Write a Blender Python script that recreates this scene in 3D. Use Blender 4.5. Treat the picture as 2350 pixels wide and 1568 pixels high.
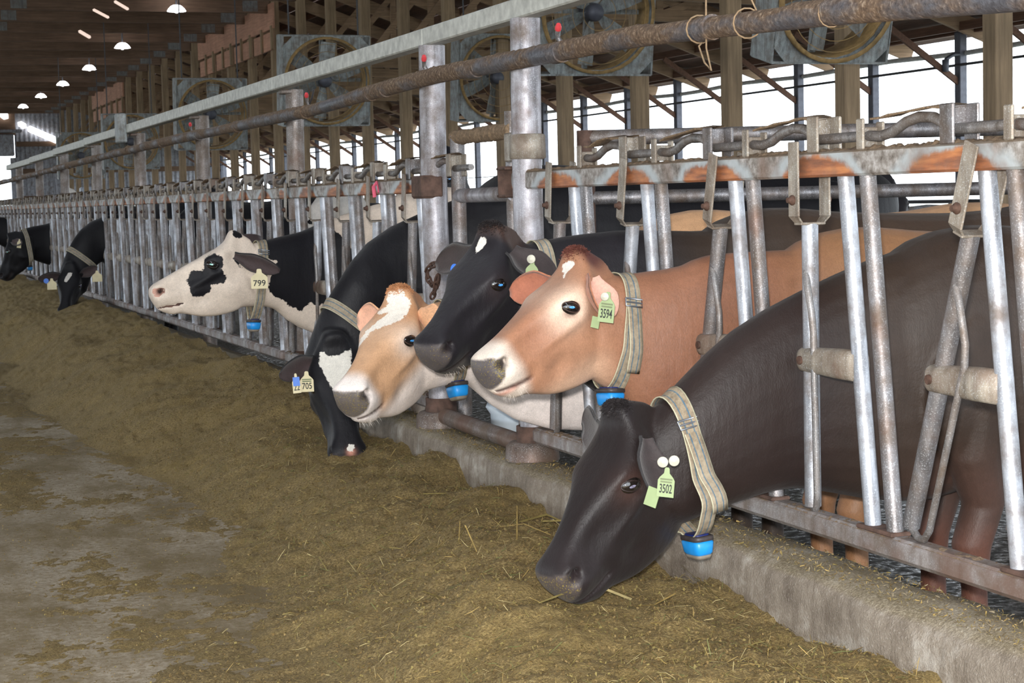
# Dairy cows at a headlock feed fence in a timber barn.
import bpy, math, random
import numpy as np
from mathutils import Vector, Matrix
from mathutils.bvhtree import BVHTree
R = math.radians
random.seed(7); rng = np.random.default_rng(7)
for _o in list(bpy.data.objects): bpy.data.objects.remove(_o)
SC = bpy.context.scene; COL = SC.collection

# ------------------------------------------------------------------ camera
EYE = np.array([0.0, 0.0, 1.41])
FPX, CX, CY = 4100.0, 1175.0, 784.0          # focal length in pixels of the 2350 px wide frame
_dy = np.array([-362.0-CX, 497.0-CY, FPX]); _dy /= np.linalg.norm(_dy)
_k = -(_dy[0]*0.025+_dy[1])/_dy[2]
_dn = np.array([0.025, 1.0, _k]); _dn /= np.linalg.norm(_dn)
_dz = -_dn; _dx = np.cross(_dy, _dz)
def ray(u, v):
    r = np.array([u-CX, v-CY, FPX]); return np.array([r@_dx, r@_dy, r@_dz])
def at_y(u, v, y):
    r = ray(u, v); return EYE+r*((y-EYE[1])/r[1])
def at_x(u, v, x):
    r = ray(u, v); return EYE+r*((x-EYE[0])/r[0])
cam_d = bpy.data.cameras.new('camera'); cam = bpy.data.objects.new('camera', cam_d); COL.objects.link(cam)
right = Vector((_dx[0], _dy[0], _dz[0])); down = Vector((_dx[1], _dy[1], _dz[1])); fwd = Vector((_dx[2], _dy[2], _dz[2]))
m3 = Matrix((right, -down, -fwd)).transposed()
cam.matrix_world = Matrix.Translation(Vector(EYE)) @ m3.to_4x4()
cam_d.sensor_width = 36.0; cam_d.lens = 36.0*FPX/2350.0
cam_d.clip_start = 0.05; cam_d.clip_end = 600
cam_d.dof.use_dof = True; cam_d.dof.focus_distance = 5.4; cam_d.dof.aperture_fstop = 22
SC.camera = cam

# ------------------------------------------------------------------ sky, flash, exposure
world = bpy.data.worlds.new('world'); SC.world = world; world.use_nodes = True
wn = world.node_tree.nodes; wl = world.node_tree.links
bg = wn['Background']; bg.inputs['Color'].default_value = (0.86, 0.93, 1.0, 1); bg.inputs['Strength'].default_value = 4.6
fl_d = bpy.data.lights.new('camera_flash', 'POINT'); fl_d.energy = 1250; fl_d.shadow_soft_size = 0.04; fl_d.color = (1.0, 0.97, 0.93)
fl = bpy.data.objects.new('camera_flash', fl_d); COL.objects.link(fl); fl.location = (-0.03, 0.0, 1.41+0.11)
SC.view_settings.view_transform = 'Standard'; SC.view_settings.look = 'None'
SC.view_settings.exposure = 0.0; SC.view_settings.gamma = 1.0; SC.view_settings.use_curve_mapping = False

# ------------------------------------------------------------------ mesh helpers
class MB:
    def __init__(self): self.v = []; self.f = []; self.sm = []; self.mi = []
    def add(self, vs, fs, smooth=True, mi=0):
        b = len(self.v); self.v.extend([tuple(p) for p in vs])
        for f in fs: self.f.append(tuple(i+b for i in f)); self.sm.append(smooth); self.mi.append(mi)
    def box(self, c, s, rot=None, mi=0):
        c = Vector(c); hx, hy, hz = s[0]/2, s[1]/2, s[2]/2; vs = []
        for x, y, z in ((-hx,-hy,-hz),(hx,-hy,-hz),(hx,hy,-hz),(-hx,hy,-hz),(-hx,-hy,hz),(hx,-hy,hz),(hx,hy,hz),(-hx,hy,hz)):
            p = Vector((x, y, z));
            if rot is not None: p = rot @ p
            vs.append(c+p)
        self.add(vs, ((0,3,2,1),(4,5,6,7),(0,1,5,4),(1,2,6,5),(2,3,7,6),(3,0,4,7)), False, mi)
    def rbox(self, c, s, b=0.004, rot=None, mi=0):
        # box with chamfered edges: 24 vertices
        c = Vector(c); h = [s[0]/2, s[1]/2, s[2]/2]; b = min(b, *[q*0.9 for q in h]); vs = []; idx = {}
        for sx in (-1,1):
            for sy in (-1,1):
                for sz in (-1,1):
                    sg = (sx,sy,sz)
                    for ax in range(3):
                        p = [sg[i]*(h[i] if i == ax else h[i]-b) for i in range(3)]
                        p = Vector(p);
                        if rot is not None: p = rot @ p
                        idx[(sg, ax)] = len(vs); vs.append(c+p)
        fs = []
        for ax in range(3):
            o1, o2 = [i for i in range(3) if i != ax]
            for s0 in (-1,1):
                q = []
                for a, d in ((-1,-1),(1,-1),(1,1),(-1,1)):
                    sg = [0,0,0]; sg[ax] = s0; sg[o1] = a; sg[o2] = d; q.append(idx[(tuple(sg), ax)])
                fs.append(tuple(q))
        for ax in range(3):                       # edge chamfers
            o1, o2 = [i for i in range(3) if i != ax]
            for a in (-1,1):
                for d in (-1,1):
                    q = []
                    for e, w in ((-1,o1),(1,o1),(1,o2),(-1,o2)):
                        sg = [0,0,0]; sg[ax] = e; sg[o1] = a; sg[o2] = d; q.append(idx[(tuple(sg), w)])
                    fs.append(tuple(q))
        for sx in (-1,1):
            for sy in (-1,1):
                for sz in (-1,1): fs.append(tuple(idx[((sx,sy,sz), a)] for a in range(3)))
        cc = Vector(c); ff = []
        for f in fs:                              # make every normal point outwards
            p = [vs[i] for i in f]; n = (p[1]-p[0]).cross(p[2]-p[0]); m = sum(p, Vector())/len(p)-cc
            ff.append(f if n.dot(m) > 0 else tuple(reversed(f)))
        self.add(vs, ff, False, mi)
    def tube(self, pts, r, seg=12, cap=True, mi=0, flat=1.0):
        pts = [Vector(p) for p in pts]; n = len(pts); rr = r if hasattr(r, '__len__') else [r]*n
        vs = []; up = None
        for i, p in enumerate(pts):
            t = (pts[min(i+1, n-1)]-pts[max(i-1, 0)]).normalized()
            if up is None:
                up = Vector((0,0,1)) if abs(t.z) < 0.9 else Vector((0,1,0))
            a = t.cross(up).normalized(); b = a.cross(t).normalized(); up = b
            for k in range(seg):
                q = 2*math.pi*k/seg; vs.append(p+a*math.cos(q)*rr[i]+b*math.sin(q)*rr[i]*flat)
        fs = []
        for i in range(n-1):
            for k in range(seg):
                k2 = (k+1) % seg; fs.append((i*seg+k, i*seg+k2, (i+1)*seg+k2, (i+1)*seg+k))
        self.add(vs, fs, True, mi)
        if cap:
            self.add(vs[:seg], (tuple(range(seg)),), False, mi)
            self.add(vs[-seg:], (tuple(reversed(range(seg))),), False, mi)
    def loft(self, rings, cap=True, mi=0, smooth=True):
        n = len(rings[0]); vs = [p for r_ in rings for p in r_]; fs = []
        for i in range(len(rings)-1):
            for k in range(n):
                k2 = (k+1) % n; fs.append((i*n+k, i*n+k2, (i+1)*n+k2, (i+1)*n+k))
        if cap: fs.append(tuple(reversed(range(n)))); fs.append(tuple(range((len(rings)-1)*n, len(rings)*n)))
        self.add(vs, fs, smooth, mi)
    def lathe(self, c, prof, seg=20, axis=Vector((0,0,1)), mi=0, a0=0.0, a1=2*math.pi):
        c = Vector(c); axis = Vector(axis).normalized(); u = axis.orthogonal().normalized(); w = axis.cross(u)
        full = abs(a1-a0-2*math.pi) < 1e-6; m = seg if full else seg+1; vs = []
        for r_, z in prof:
            for k in range(m):
                q = a0+(a1-a0)*k/seg; vs.append(c+axis*z+u*math.cos(q)*r_+w*math.sin(q)*r_)
        fs = []
        for i in range(len(prof)-1):
            for k in range(seg):
                k2 = (k+1) % m; fs.append((i*m+k, i*m+k2, (i+1)*m+k2, (i+1)*m+k))
        self.add(vs, fs, True, mi)
    def prism(self, pts, n, mi=0):
        # polygon pts (3-D, planar) extruded by vector n
        pts = [Vector(p) for p in pts]; n = Vector(n); k = len(pts)
        fs = [tuple(range(k)), tuple(reversed(range(k, 2*k)))]
        fs += [((i+1) % k, i, i+k, (i+1) % k+k) for i in range(k)]
        self.add(pts+[p+n for p in pts], fs, False, mi)
    def mesh(self, name, mats, off=(0,0,0)):
        me = bpy.data.meshes.new(name); off = Vector(off)
        me.from_pydata([Vector(p)-off for p in self.v], [], self.f)
        me.polygons.foreach_set('use_smooth', self.sm)
        if not hasattr(mats, '__len__'): mats = [mats]
        for m in mats: me.materials.append(m)
        if len(mats) > 1: me.polygons.foreach_set('material_index', self.mi)
        me.update(); return me
def np_mesh(name, V, F, mats, smooth=True):
    me = bpy.data.meshes.new(name); V = np.asarray(V, np.float32); F = np.asarray(F, np.int32); k = F.shape[1]
    me.vertices.add(len(V)); me.vertices.foreach_set('co', V.ravel())
    me.loops.add(F.size); me.loops.foreach_set('vertex_index', F.ravel())
    me.polygons.add(len(F)); me.polygons.foreach_set('loop_start', np.arange(0, F.size, k, dtype=np.int32))
    me.polygons.foreach_set('use_smooth', np.full(len(F), smooth))
    for m in (mats if hasattr(mats, '__len__') else [mats]): me.materials.append(m)
    me.update(calc_edges=True); me.validate(); return me
def wloc(o):
    p = Vector((0,0,0))
    while o is not None: p = p+o.location; o = o.parent
    return p
def tag(o, label=None, cat=None, group=None, kind=None):
    if label: o['label'] = label
    if cat: o['category'] = cat
    if group: o['group'] = group
    if kind: o['kind'] = kind
    return o
def thing(name, loc, label, cat, group=None, kind=None):
    o = bpy.data.objects.new(name, None); COL.objects.link(o); o.location = loc; o.empty_display_size = 0.1
    return tag(o, label, cat, group, kind)
def obj(name, mb, mat, parent=None, loc=None):
    """link mb (world coordinates) as one mesh object"""
    if parent is not None: off = wloc(parent)
    else: off = Vector(loc) if loc is not None else Vector((0,0,0))
    me = mb.mesh(name, mat, off) if isinstance(mb, MB) else mb
    o = bpy.data.objects.new(name, me); COL.objects.link(o)
    if parent is not None: o.parent = parent
    else: o.location = off
    return o
def copy_tree(o, parent=None):
    c = o.copy(); COL.objects.link(c)
    if parent is not None: c.parent = parent
    for ch in list(KIDS.get(o.name, ())): copy_tree(ch, c)
    return c
KIDS = {}
def index_kids():
    KIDS.clear()
    for o in bpy.data.objects:
        if o.parent is not None: KIDS.setdefault(o.parent.name, []).append(o)

# ------------------------------------------------------------------ numpy value noise
def _hash(ix, iy, seed):
    n = (ix*374761393+iy*668265263+seed*982451653) & 0x7fffffff
    n = ((n ^ (n >> 13))*1274126177) & 0x7fffffff
    return ((n ^ (n >> 16)) & 0xffff)/65535.0
def vnoise(x, y, seed=0):
    ix = np.floor(x).astype(np.int64); iy = np.floor(y).astype(np.int64); fx = x-ix; fy = y-iy
    fx = fx*fx*(3-2*fx); fy = fy*fy*(3-2*fy)
    a = _hash(ix, iy, seed); b = _hash(ix+1, iy, seed); c = _hash(ix, iy+1, seed); d = _hash(ix+1, iy+1, seed)
    return (a*(1-fx)+b*fx)*(1-fy)+(c*(1-fx)+d*fx)*fy-0.5
def sstep(a, b, x):
    t = np.clip((x-a)/(b-a), 0, 1); return t*t*(3-2*t)

# ------------------------------------------------------------------ materials
def L(r, g, b):
    f = lambda c: ((c/255.0)/12.92 if c <= 10 else (((c/255.0)+0.055)/1.055)**2.4)
    return (f(r), f(g), f(b), 1.0)
class NT:
    def __init__(self, name, rough=0.6, metal=0.0):
        self.m = bpy.data.materials.new(name); self.m.use_nodes = True; self.t = self.m.node_tree
        self.n = self.t.nodes; self.b = self.n['Principled BSDF']
        self.b.inputs['Roughness'].default_value = rough; self.b.inputs['Metallic'].default_value = metal
    def new(self, typ, **kw):
        q = self.n.new(typ)
        for k, v in kw.items():
            if k in q.inputs.keys(): self.put(q.inputs[k], v)
            else: setattr(q, k, v)
        return q
    def put(self, s, v):
        if hasattr(v, 'is_output') or isinstance(v, bpy.types.NodeSocket): self.t.links.new(v, s)
        else: s.default_value = v
    def coord(self, kind='Object'):
        return self.new('ShaderNodeTexCoord').outputs[kind]
    def mapping(self, vec, scale=(1,1,1), loc=(0,0,0)):
        q = self.new('ShaderNodeMapping'); self.put(q.inputs['Vector'], vec); q.inputs['Scale'].default_value = scale; q.inputs['Location'].default_value = loc
        return q.outputs['Vector']
    def noise(self, vec, scale, detail=3.0, rough=0.55, out='Fac'):
        q = self.new('ShaderNodeTexNoise'); self.put(q.inputs['Vector'], vec)
        q.inputs['Scale'].default_value = scale; q.inputs['Detail'].default_value = detail; q.inputs['Roughness'].default_value = rough
        return q.outputs[out]
    def vor(self, vec, scale, out='Distance'):
        q = self.new('ShaderNodeTexVoronoi'); self.put(q.inputs['Vector'], vec); q.inputs['Scale'].default_value = scale; return q.outputs[out]
    def ramp(self, fac, stops, interp='LINEAR'):
        q = self.new('ShaderNodeValToRGB'); self.put(q.inputs['Fac'], fac); e = q.color_ramp.elements; q.color_ramp.interpolation = interp
        while len(e) < len(stops): e.new(0.5)
        for i, (p, c) in enumerate(stops):
            e[i].position = p; e[i].color = c if hasattr(c, '__len__') else (c, c, c, 1)
        return q.outputs['Color']
    def math(self, op, a, b=0.0, c=None, clamp=False):
        q = self.new('ShaderNodeMath'); q.operation = op; q.use_clamp = clamp
        self.put(q.inputs[0], a); self.put(q.inputs[1], b)
        if c is not None: self.put(q.inputs[2], c)
        return q.outputs[0]
    def mix(self, fac, a, b, mode='MIX'):
        q = self.new('ShaderNodeMix'); q.data_type = 'RGBA'; q.blend_type = mode
        self.put(q.inputs[0], fac); self.put(q.inputs[6], a); self.put(q.inputs[7], b); return q.outputs[2]
    def attr(self, name, out='Fac'):
        q = self.new('ShaderNodeAttribute'); q.attribute_name = name; return q.outputs[out]
    def sep(self, vec):
        q = self.new('ShaderNodeSeparateXYZ'); self.put(q.inputs[0], vec); return q.outputs
    def comb(self, x, y, z):
        q = self.new('ShaderNodeCombineXYZ'); self.put(q.inputs[0], x); self.put(q.inputs[1], y); self.put(q.inputs[2], z); return q.outputs[0]
    def bump(self, h, strength=0.3, dist=0.01):
        q = self.new('ShaderNodeBump'); self.put(q.inputs['Height'], h); q.inputs['Strength'].default_value = strength; q.inputs['Distance'].default_value = dist
        self.t.links.new(q.outputs[0], self.b.inputs['Normal'])
    def color(self, c): self.put(self.b.inputs['Base Color'], c)
    def rough(self, c): self.put(self.b.inputs['Roughness'], c)

def mat_plain(name, col, rough=0.6, metal=0.0, var=0.25, scale=30, bump=0.0):
    t = NT(name, rough, metal); v = t.coord()
    n = t.noise(v, scale, 4)
    d = tuple(c*(1-var) for c in col[:3])+(1,); e = tuple(min(1, c*(1+var)) for c in col[:3])+(1,)
    t.color(t.ramp(n, ((0.3, d), (0.7, e))))
    if bump: t.bump(t.noise(v, scale*3, 3), bump, 0.004)
    return t.m
def mat_galv(name, base=(168,172,178), rust=0.35, dirt=0.5, dark=0.0, metal=0.25):
    """weathered zinc: pale blotches, vertical streaks, brown manure stains, rust"""
    t = NT(name, 0.45, metal); v = t.coord('Object'); oi = t.new('ShaderNodeObjectInfo').outputs['Random']
    w = t.new('ShaderNodeVectorMath', operation='ADD'); t.put(w.inputs[0], v)
    t.put(w.inputs[1], t.comb(t.math('MULTIPLY', oi, 13.0), t.math('MULTIPLY', oi, 7.0), t.math('MULTIPLY', oi, 5.0))); p = w.outputs[0]
    st = t.mapping(p, (1, 1, 0.10))
    n1 = t.noise(p, 9, 5, 0.65); n2 = t.noise(st, 34, 4, 0.6); n3 = t.noise(p, 260, 2); n4 = t.noise(p, 4, 4, 0.6)
    b = L(*base); lo = tuple(c*0.45 for c in b[:3])+(1,); hi = tuple(min(1, c*1.45) for c in b[:3])+(1,)
    c = t.ramp(n2, ((0.28, lo), (0.5, b), (0.75, hi)))
    c = t.mix(t.math('MULTIPLY', t.ramp(n3, ((0.56, 0.0), (0.66, 1.0))), 0.4), c, (0.72, 0.75, 0.78, 1))
    dm = t.ramp(n1, ((0.5-0.16*dirt, 0.0), (0.78-0.16*dirt, 1.0)))
    c = t.mix(t.math('MULTIPLY', dm, 0.8), c, L(104, 88, 74))
    rm = t.ramp(n4, ((0.66-0.2*rust, 0.0), (0.80-0.2*rust, 1.0)))
    c = t.mix(t.math('MULTIPLY', rm, 0.75), c, L(106, 80, 66))
    if dark: c = t.mix(dark, c, L(60, 52, 50))
    t.color(c); t.rough(t.ramp(n1, ((0.3, 0.38), (0.7, 0.7))))
    t.bump(t.math('ADD', t.math('MULTIPLY', n3, 0.5), n1), 0.25, 0.004)
    return t.m
# ------------------------------------------------------------------ shared materials
M = {}
def wood(name, base, grain='z', var=0.35, scale=9):
    t = NT(name, 0.8); p = t.coord(); oi = t.new('ShaderNodeObjectInfo').outputs['Random']
    w = t.new('ShaderNodeVectorMath', operation='ADD'); t.put(w.inputs[0], p)
    t.put(w.inputs[1], t.comb(t.math('MULTIPLY', oi, 9.0), t.math('MULTIPLY', oi, 17.0), t.math('MULTIPLY', oi, 5.0))); p = w.outputs[0]
    sc = {'z': (1, 1, 0.06), 'x': (0.06, 1, 1), 'y': (1, 0.06, 1)}[grain]
    n = t.noise(t.mapping(p, sc), scale*3, 5, 0.65); k = t.noise(p, scale*0.25, 3)
    b = L(*base); lo = tuple(c*(1-var) for c in b[:3])+(1,); hi = tuple(min(1, c*(1+var)) for c in b[:3])+(1,)
    c = t.ramp(n, ((0.3, lo), (0.68, hi)))
    t.color(t.mix(t.ramp(k, ((0.4, 0.0), (0.75, 0.5))), c, tuple(q*0.5 for q in b[:3])+(1,)))
    t.bump(n, 0.3, 0.01); return t.m
M['post'] = wood('timber_post_wood', (152, 130, 103))
M['chord'] = wood('truss_wood', (112, 88, 70), 'x')
M['web'] = wood('truss_web_wood', (150, 124, 98), 'x')
M['header'] = wood('header_wood', (196, 148, 124), 'y', .2)
M['roof'] = wood('roof_board_wood', (92, 66, 52), 'y')
M['purlin'] = wood('purlin_wood', (104, 74, 58), 'y')
M['zinc'] = mat_galv('gusset_zinc', (104, 104, 102), 0.1, 0.35)
M['fan_grey'] = mat_galv('fan_grey', (142, 148, 148), 0.1, 0.4)
M['fan_dust'] = mat_plain('dusty_fan_guard', L(150, 122, 78), 0.8, 0, 0.3, 20)
M['steel_sheet'] = mat_galv('corrugated_steel', (150, 152, 160), 0.02, 0.2)
M['dark_steel'] = mat_plain('dark_post_steel', L(92, 94, 104), 0.5, 0.3, 0.2, 12)
M['wire'] = mat_plain('wire_steel', L(80, 80, 84), 0.5, 0.5, 0.2, 30)
def emit(name, col, s):
    t = NT(name); t.b.inputs['Emission Color'].default_value = col; t.b.inputs['Emission Strength'].default_value = s; t.b.inputs['Base Color'].default_value = col; return t.m
M['lamp'] = emit('lamp_glow', (1, 0.97, 1.0, 1), 12.0)
M['slot'] = emit('daylight_panel', (1, 1, 1, 1), 5.0)
M['streak_glow_dim'] = emit('dim_daylight_glow', (1, 0.78, 0.66, 1), 0.75)  # glow added in place of light streaks under the roof

SLAB = 0.10          # feed alley slab height
FX = 2.43            # plane of the headlock fence
# --- floors
def floor_mat():
    t = NT('feed_alley_concrete', 0.85); p = t.coord()
    n1 = t.noise(p, 1.6, 6, 0.65); n2 = t.noise(p, 40, 4, 0.7); n3 = t.noise(t.mapping(p, (1.5, 0.8, 1)), 1.5, 6, 0.72); n4 = t.vor(p, 70)
    c = t.ramp(n1, ((0.3, L(140, 130, 112)), (0.7, L(178, 166, 146))))
    c = t.mix(t.ramp(n2, ((0.42, 0.0), (0.60, 0.7))), c, L(112, 96, 66))
    c = t.mix(t.ramp(n3, ((0.42, 0.0), (0.60, 0.95))), c, L(108, 92, 58))
    c = t.mix(t.ramp(n4, ((0.0, 0.5), (0.18, 0.0))), c, L(72, 60, 38))
    t.color(c); t.bump(t.math('ADD', n2, t.math('MULTIPLY', n3, 0.6)), 0.35, 0.01); return t.m
mb = MB(); mb.box((-5.15, 38, SLAB-0.15), (15.1, 96, 0.3)); f0 = obj('floor', mb, floor_mat()); tag(f0, 'concrete feed alley floor dusted with feed', None, None, 'structure')
def wet_mat():
    t = NT('wet_manure_floor', 0.35); p = t.coord(); n = t.noise(p, 3, 6, 0.7); n2 = t.noise(p, 26, 4, 0.6)
    c = t.ramp(n, ((0.3, L(18, 17, 15)), (0.6, L(46, 42, 30)), (0.8, L(66, 60, 42)))); t.color(c)
    t.rough(t.ramp(n2, ((0.35, 0.12), (0.6, 0.6)))); t.bump(n2, 0.4, 0.02); return t.m
mb = MB(); mb.box((9.3, 38, -0.1), (13.6, 96, 0.2)); f1 = obj('floor', mb, wet_mat()); tag(f1, 'dark wet floor of the cow alley behind the headlocks', None, None, 'structure')
t = NT('farm_yard', 0.95); p = t.coord(); t.color(t.ramp(t.noise(p, 0.15, 5), ((0.35, L(150, 150, 140)), (0.65, L(186, 188, 180)))))
mb = MB(); mb.box((20, 60, -0.35), (500, 500, 0.2)); g0 = obj('floor', mb, t.m); tag(g0, 'pale yard ground outside the barn', None, None, 'structure')
# --- curb
def curb_mat():
    t = NT('curb_concrete', 0.85); p = t.coord(); xyz = t.sep(p)
    n1 = t.noise(p, 5, 6, 0.7); n2 = t.noise(t.mapping(p, (1, 1, 0.15)), 22, 4, 0.6); n3 = t.noise(p, 150, 4, 0.7); n4 = t.vor(p, 120)
    c = t.ramp(n1, ((0.3, L(96, 84, 72)), (0.52, L(142, 131, 117)), (0.70, L(190, 184, 174))))
    c = t.mix(t.ramp(n2, ((0.5, 0.0), (0.7, 0.55))), c, L(92, 80, 66))
    nz = t.sep(t.new('ShaderNodeNewGeometry').outputs['Normal'])[2]
    top = t.ramp(nz, ((0.55, 0.0), (0.8, 1.0)))
    litter = t.mix(t.ramp(n3, ((0.40, 0.0), (0.6, 1.0))), L(104, 92, 68), L(158, 146, 118))
    c = t.mix(t.math('MULTIPLY', top, t.ramp(n1, ((0.25, 0.95), (0.7, 0.45)))), c, litter)
    c = t.mix(t.ramp(n4, ((0.0, 0.45), (0.2, 0.0))), c, L(70, 60, 46)); c = t.mix(t.ramp(n3, ((0.56, 0.0), (0.68, 0.4))), c, L(196, 190, 180))
    t.color(c); t.bump(t.math('ADD', n1, t.math('MULTIPLY', n3, 0.9)), 0.7, 0.012); return t.m
ys = np.concatenate([np.arange(-1.0, 12, 0.05), np.arange(12, 60.1, 1.0)])
prof = [(2.285, -0.05), (2.290, 0.12), (2.295, 0.25), (2.298, 0.36), (2.305, 0.395), (2.318, 0.412), (2.345, 0.42), (2.42, 0.421), (2.49, 0.418), (2.505, 0.40), (2.51, 0.2), (2.51, -0.05)]
V = []; 
for y in ys:
    for i, (x, z) in enumerate(prof):
        a = 0.016 if 3 <= i <= 8 else 0.005
        nx = vnoise(np.array([y*7.0]), np.array([i*0.6]), 3)[0]*a+vnoise(np.array([y*2.1]), np.array([i*0.2]), 9)[0]*a*1.4
        nz = vnoise(np.array([y*9.0+50]), np.array([i*0.9]), 5)[0]*a*0.9
        V.append((x+nx, y, z+nz))
k = len(prof); F = [(i*k+j, i*k+j+1, (i+1)*k+j+1, (i+1)*k+j) for i in range(len(ys)-1) for j in range(k-1)]
cb = np_mesh('feed_curb', V, F, curb_mat()); o = obj('feed_curb', cb, None); tag(o, 'long pitted concrete curb under the headlocks holding back the feed', 'curb')

# --- roof: two slopes over the feed alley, one over the cows
ZB, XC, XW, SP = 5.72, 9.3, 15.9, 2.44   # chord height, column row, outer wall, bay
ZR = 9.4                               # ridge
mb = MB(); T = 0.05
def slab4(mb, a, b, c, d, th):
    a, b, c, d = map(Vector, (a, b, c, d)); n = (b-a).cross(d-a).normalized()*th; mb.prism((a, b, c, d), n)
def boarded(mb, x0, z0, x1, z1, y0, y1, n):
    # long roof boards laid along the barn, each a little proud of the next
    for i in range(n):
        f0_, f1_ = i/n, (i+0.97)/n; dz = 0.012*(i % 2)
        slab4(mb, (x0+(x1-x0)*f0_, y0, z0+(z1-z0)*f0_+dz), (x0+(x1-x0)*f1_, y0, z0+(z1-z0)*f1_+dz), (x0+(x1-x0)*f1_, y1, z0+(z1-z0)*f1_+dz), (x0+(x1-x0)*f0_, y1, z0+(z1-z0)*f0_+dz), 0.03)
boarded(mb, 0.5, ZR, XC+0.15, ZB+0.75, -8, 84, 12)
boarded(mb, XC+0.15, ZB+0.62, XW+0.6, 3.72, -8, 84, 16)
boarded(mb, -0.5, ZR, -16.2, 3.72, -8, 84, 24)
o = obj('ceiling', mb, M['roof']); tag(o, 'brown boarded underside of the barn roof', None, None, 'structure')
for i in range(9):
    f = (i+0.5)/9; mb = MB(); mb.box((XC+0.2+(XW-XC-0.1)*f, 38, ZB+0.56-(ZB+0.62-3.72)*f), (0.05, 92, 0.13)); pu = obj('purlin', mb, M['purlin'], o)
    mb = MB(); mb.box((0.7+(XC-0.7)*f, 38, ZR-0.09-(ZR-ZB-0.75)*f), (0.05, 92, 0.13)); obj('purlin', mb, M['purlin'], o)

# --- trusses every bay, each with its right-hand lean-to frame
NT_ = 34; Y0 = 12.95-SP*2
def bar3(mb, a, b, w, h):
    """rectangular timber from a to b, h tall in the truss plane, w thick along y"""
    a, b = Vector(a), Vector(b); d = (b-a).normalized(); n = Vector((0,1,0)).cross(d).normalized()*h/2; t_ = Vector((0,w/2,0))
    vs = [a-n-t_, a+n-t_, a+n+t_, a-n+t_, b-n-t_, b+n-t_, b+n+t_, b-n+t_]
    mb.add(vs, ((3,2,1,0),(4,5,6,7),(0,1,5,4),(1,2,6,5),(2,3,7,6),(3,0,4,7)), False)
def truss():
    r = thing('roof_truss', (0, 0, ZB), 'brown timber roof truss crossing high over the feed alley', 'roof truss', 'timber roof trusses over the feed alley')
    P = lambda x, z: (x, 0, z)
    mb = MB(); bar3(mb, P(-14, ZB+0.13), P(XC-0.1, ZB+0.13), 0.09, 0.28); obj('bottom_chord', mb, M['chord'], r)
    mb = MB(); bar3(mb, P(0.4, ZR-0.22), P(XC-0.05, ZB+0.62), 0.06, 0.24); obj('top_chord', mb, M['chord'], r)
    xs = [2.2, 4.6, 6.9]; top = lambda x: ZR-0.22-(ZR-ZB-0.84)*(x-0.4)/(XC-0.45)
    for i, x in enumerate(xs):
        mb = MB(); bar3(mb, P(x, ZB+0.25), P(x, top(x)), 0.05, 0.16); obj('web', mb, M['chord'], r)
        mb = MB(); bar3(mb, P(x, ZB+0.25), P(x+2.2, top(x+2.2)-0.05), 0.05, 0.14); obj('web', mb, M['chord'], r)
    for x in (3.75, XC-0.55):
        mb = MB(); mb.rbox((x, -0.05, ZB+0.15), (0.34, 0.008, 0.26), 0.003); obj('gusset_plate', mb, M['zinc'], r)
    # lean-to over the cows
    mb = MB(); bar3(mb, P(XC+0.05, ZB+0.42), P(XW+0.5, 3.60), 0.07, 0.26); obj('rafter', mb, M['web'], r)
    mb = MB(); bar3(mb, P(XC+0.05, 4.25), P(13.6, 4.12), 0.06, 0.18); obj('tie_beam', mb, M['web'], r)
    zr = lambda x: ZB+0.42-(ZB+0.42-3.60)*(x-XC)/(XW+0.5-XC)-0.1; zt = lambda x: 4.25-0.03*(x-XC)
    for x0, x1 in ((9.45, 10.6), (10.6, 11.9), (11.9, 13.2)):
        mb = MB(); bar3(mb, P(x0, zt(x0)), P(x1, zr(x1)), 0.05, 0.11); obj('web', mb, M['web'], r)
    for x0 in (10.6, 11.9):
        mb = MB(); bar3(mb, P(x0, zt(x0)), P(x0, zr(x0)), 0.05, 0.11); obj('web', mb, M['web'], r)
    return r
TR = truss(); index_kids()
for i in range(NT_):
    o = TR if i == 0 else copy_tree(TR)
    o.location = (0, Y0+SP*i, ZB)
# --- columns under the trusses
def post_mesh():
    mb = MB(); mb.rbox((0, 0, (ZB+0.3)/2), (0.18, 0.19, ZB+0.3), 0.008); return mb
mb = post_mesh(); P0 = obj('timber_post', mb, M['post'])
ords = ['first', 'second', 'third', 'fourth', 'fifth', 'sixth', 'seventh', 'eighth', 'ninth', 'tenth', 'eleventh', 'twelfth', 'thirteenth', 'fourteenth']
for i in range(NT_):
    o = P0 if i == 0 else P0.copy()
    if i: COL.objects.link(o)
    o.location = (XC, Y0+SP*i, 0); k = i-2
    if 0 <= k < 12: lab = 'square brown timber roof post, %s from the right edge of the photo' % ords[k]
    else: lab = 'square brown timber roof post in the distant part of the row' if k > 0 else 'square brown timber roof post out past the right edge'
    tag(o, lab, 'post', 'square timber posts in a row behind the cows')
# --- outer wall: steel posts, sill, cables over a daylight opening
o = None
wy = 15.9*1.4505
for i in range(-4, 26):
    y = wy+SP*i
    if y > 83: break
    mb = MB(); mb.rbox((XW, y, 1.9), (0.13, 0.15, 3.8), 0.01)
    o = obj('wall_post', mb, M['dark_steel'], None, (XW, y, 0))
    mb = MB(); bar3(mb, (XW-1.45, y, 3.95), (XW, y, 2.98), 0.05, 0.09); obj('knee_brace', mb, M['purlin'], o)
    if 0 <= i < 5: lab = 'dark slender post in the bright side opening, %s from the right' % ords[i]
    else: lab = 'dark slender post in the bright side opening, far along the barn' if i > 0 else 'dark slender post in the bright side opening beyond the right edge'
    tag(o, lab, 'post', 'dark wall posts against the daylight')
wr = thing('wall_right', (XW, 38, 0), 'open right side wall with sill and curtain cables', None, None, 'structure')
mb = MB(); mb.box((XW+0.1, 38, 0.3), (0.2, 92, 0.8)); obj('sill', mb, mat_plain('sill_concrete', L(150, 150, 148), 0.8, 0, 0.2, 3), wr)
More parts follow.
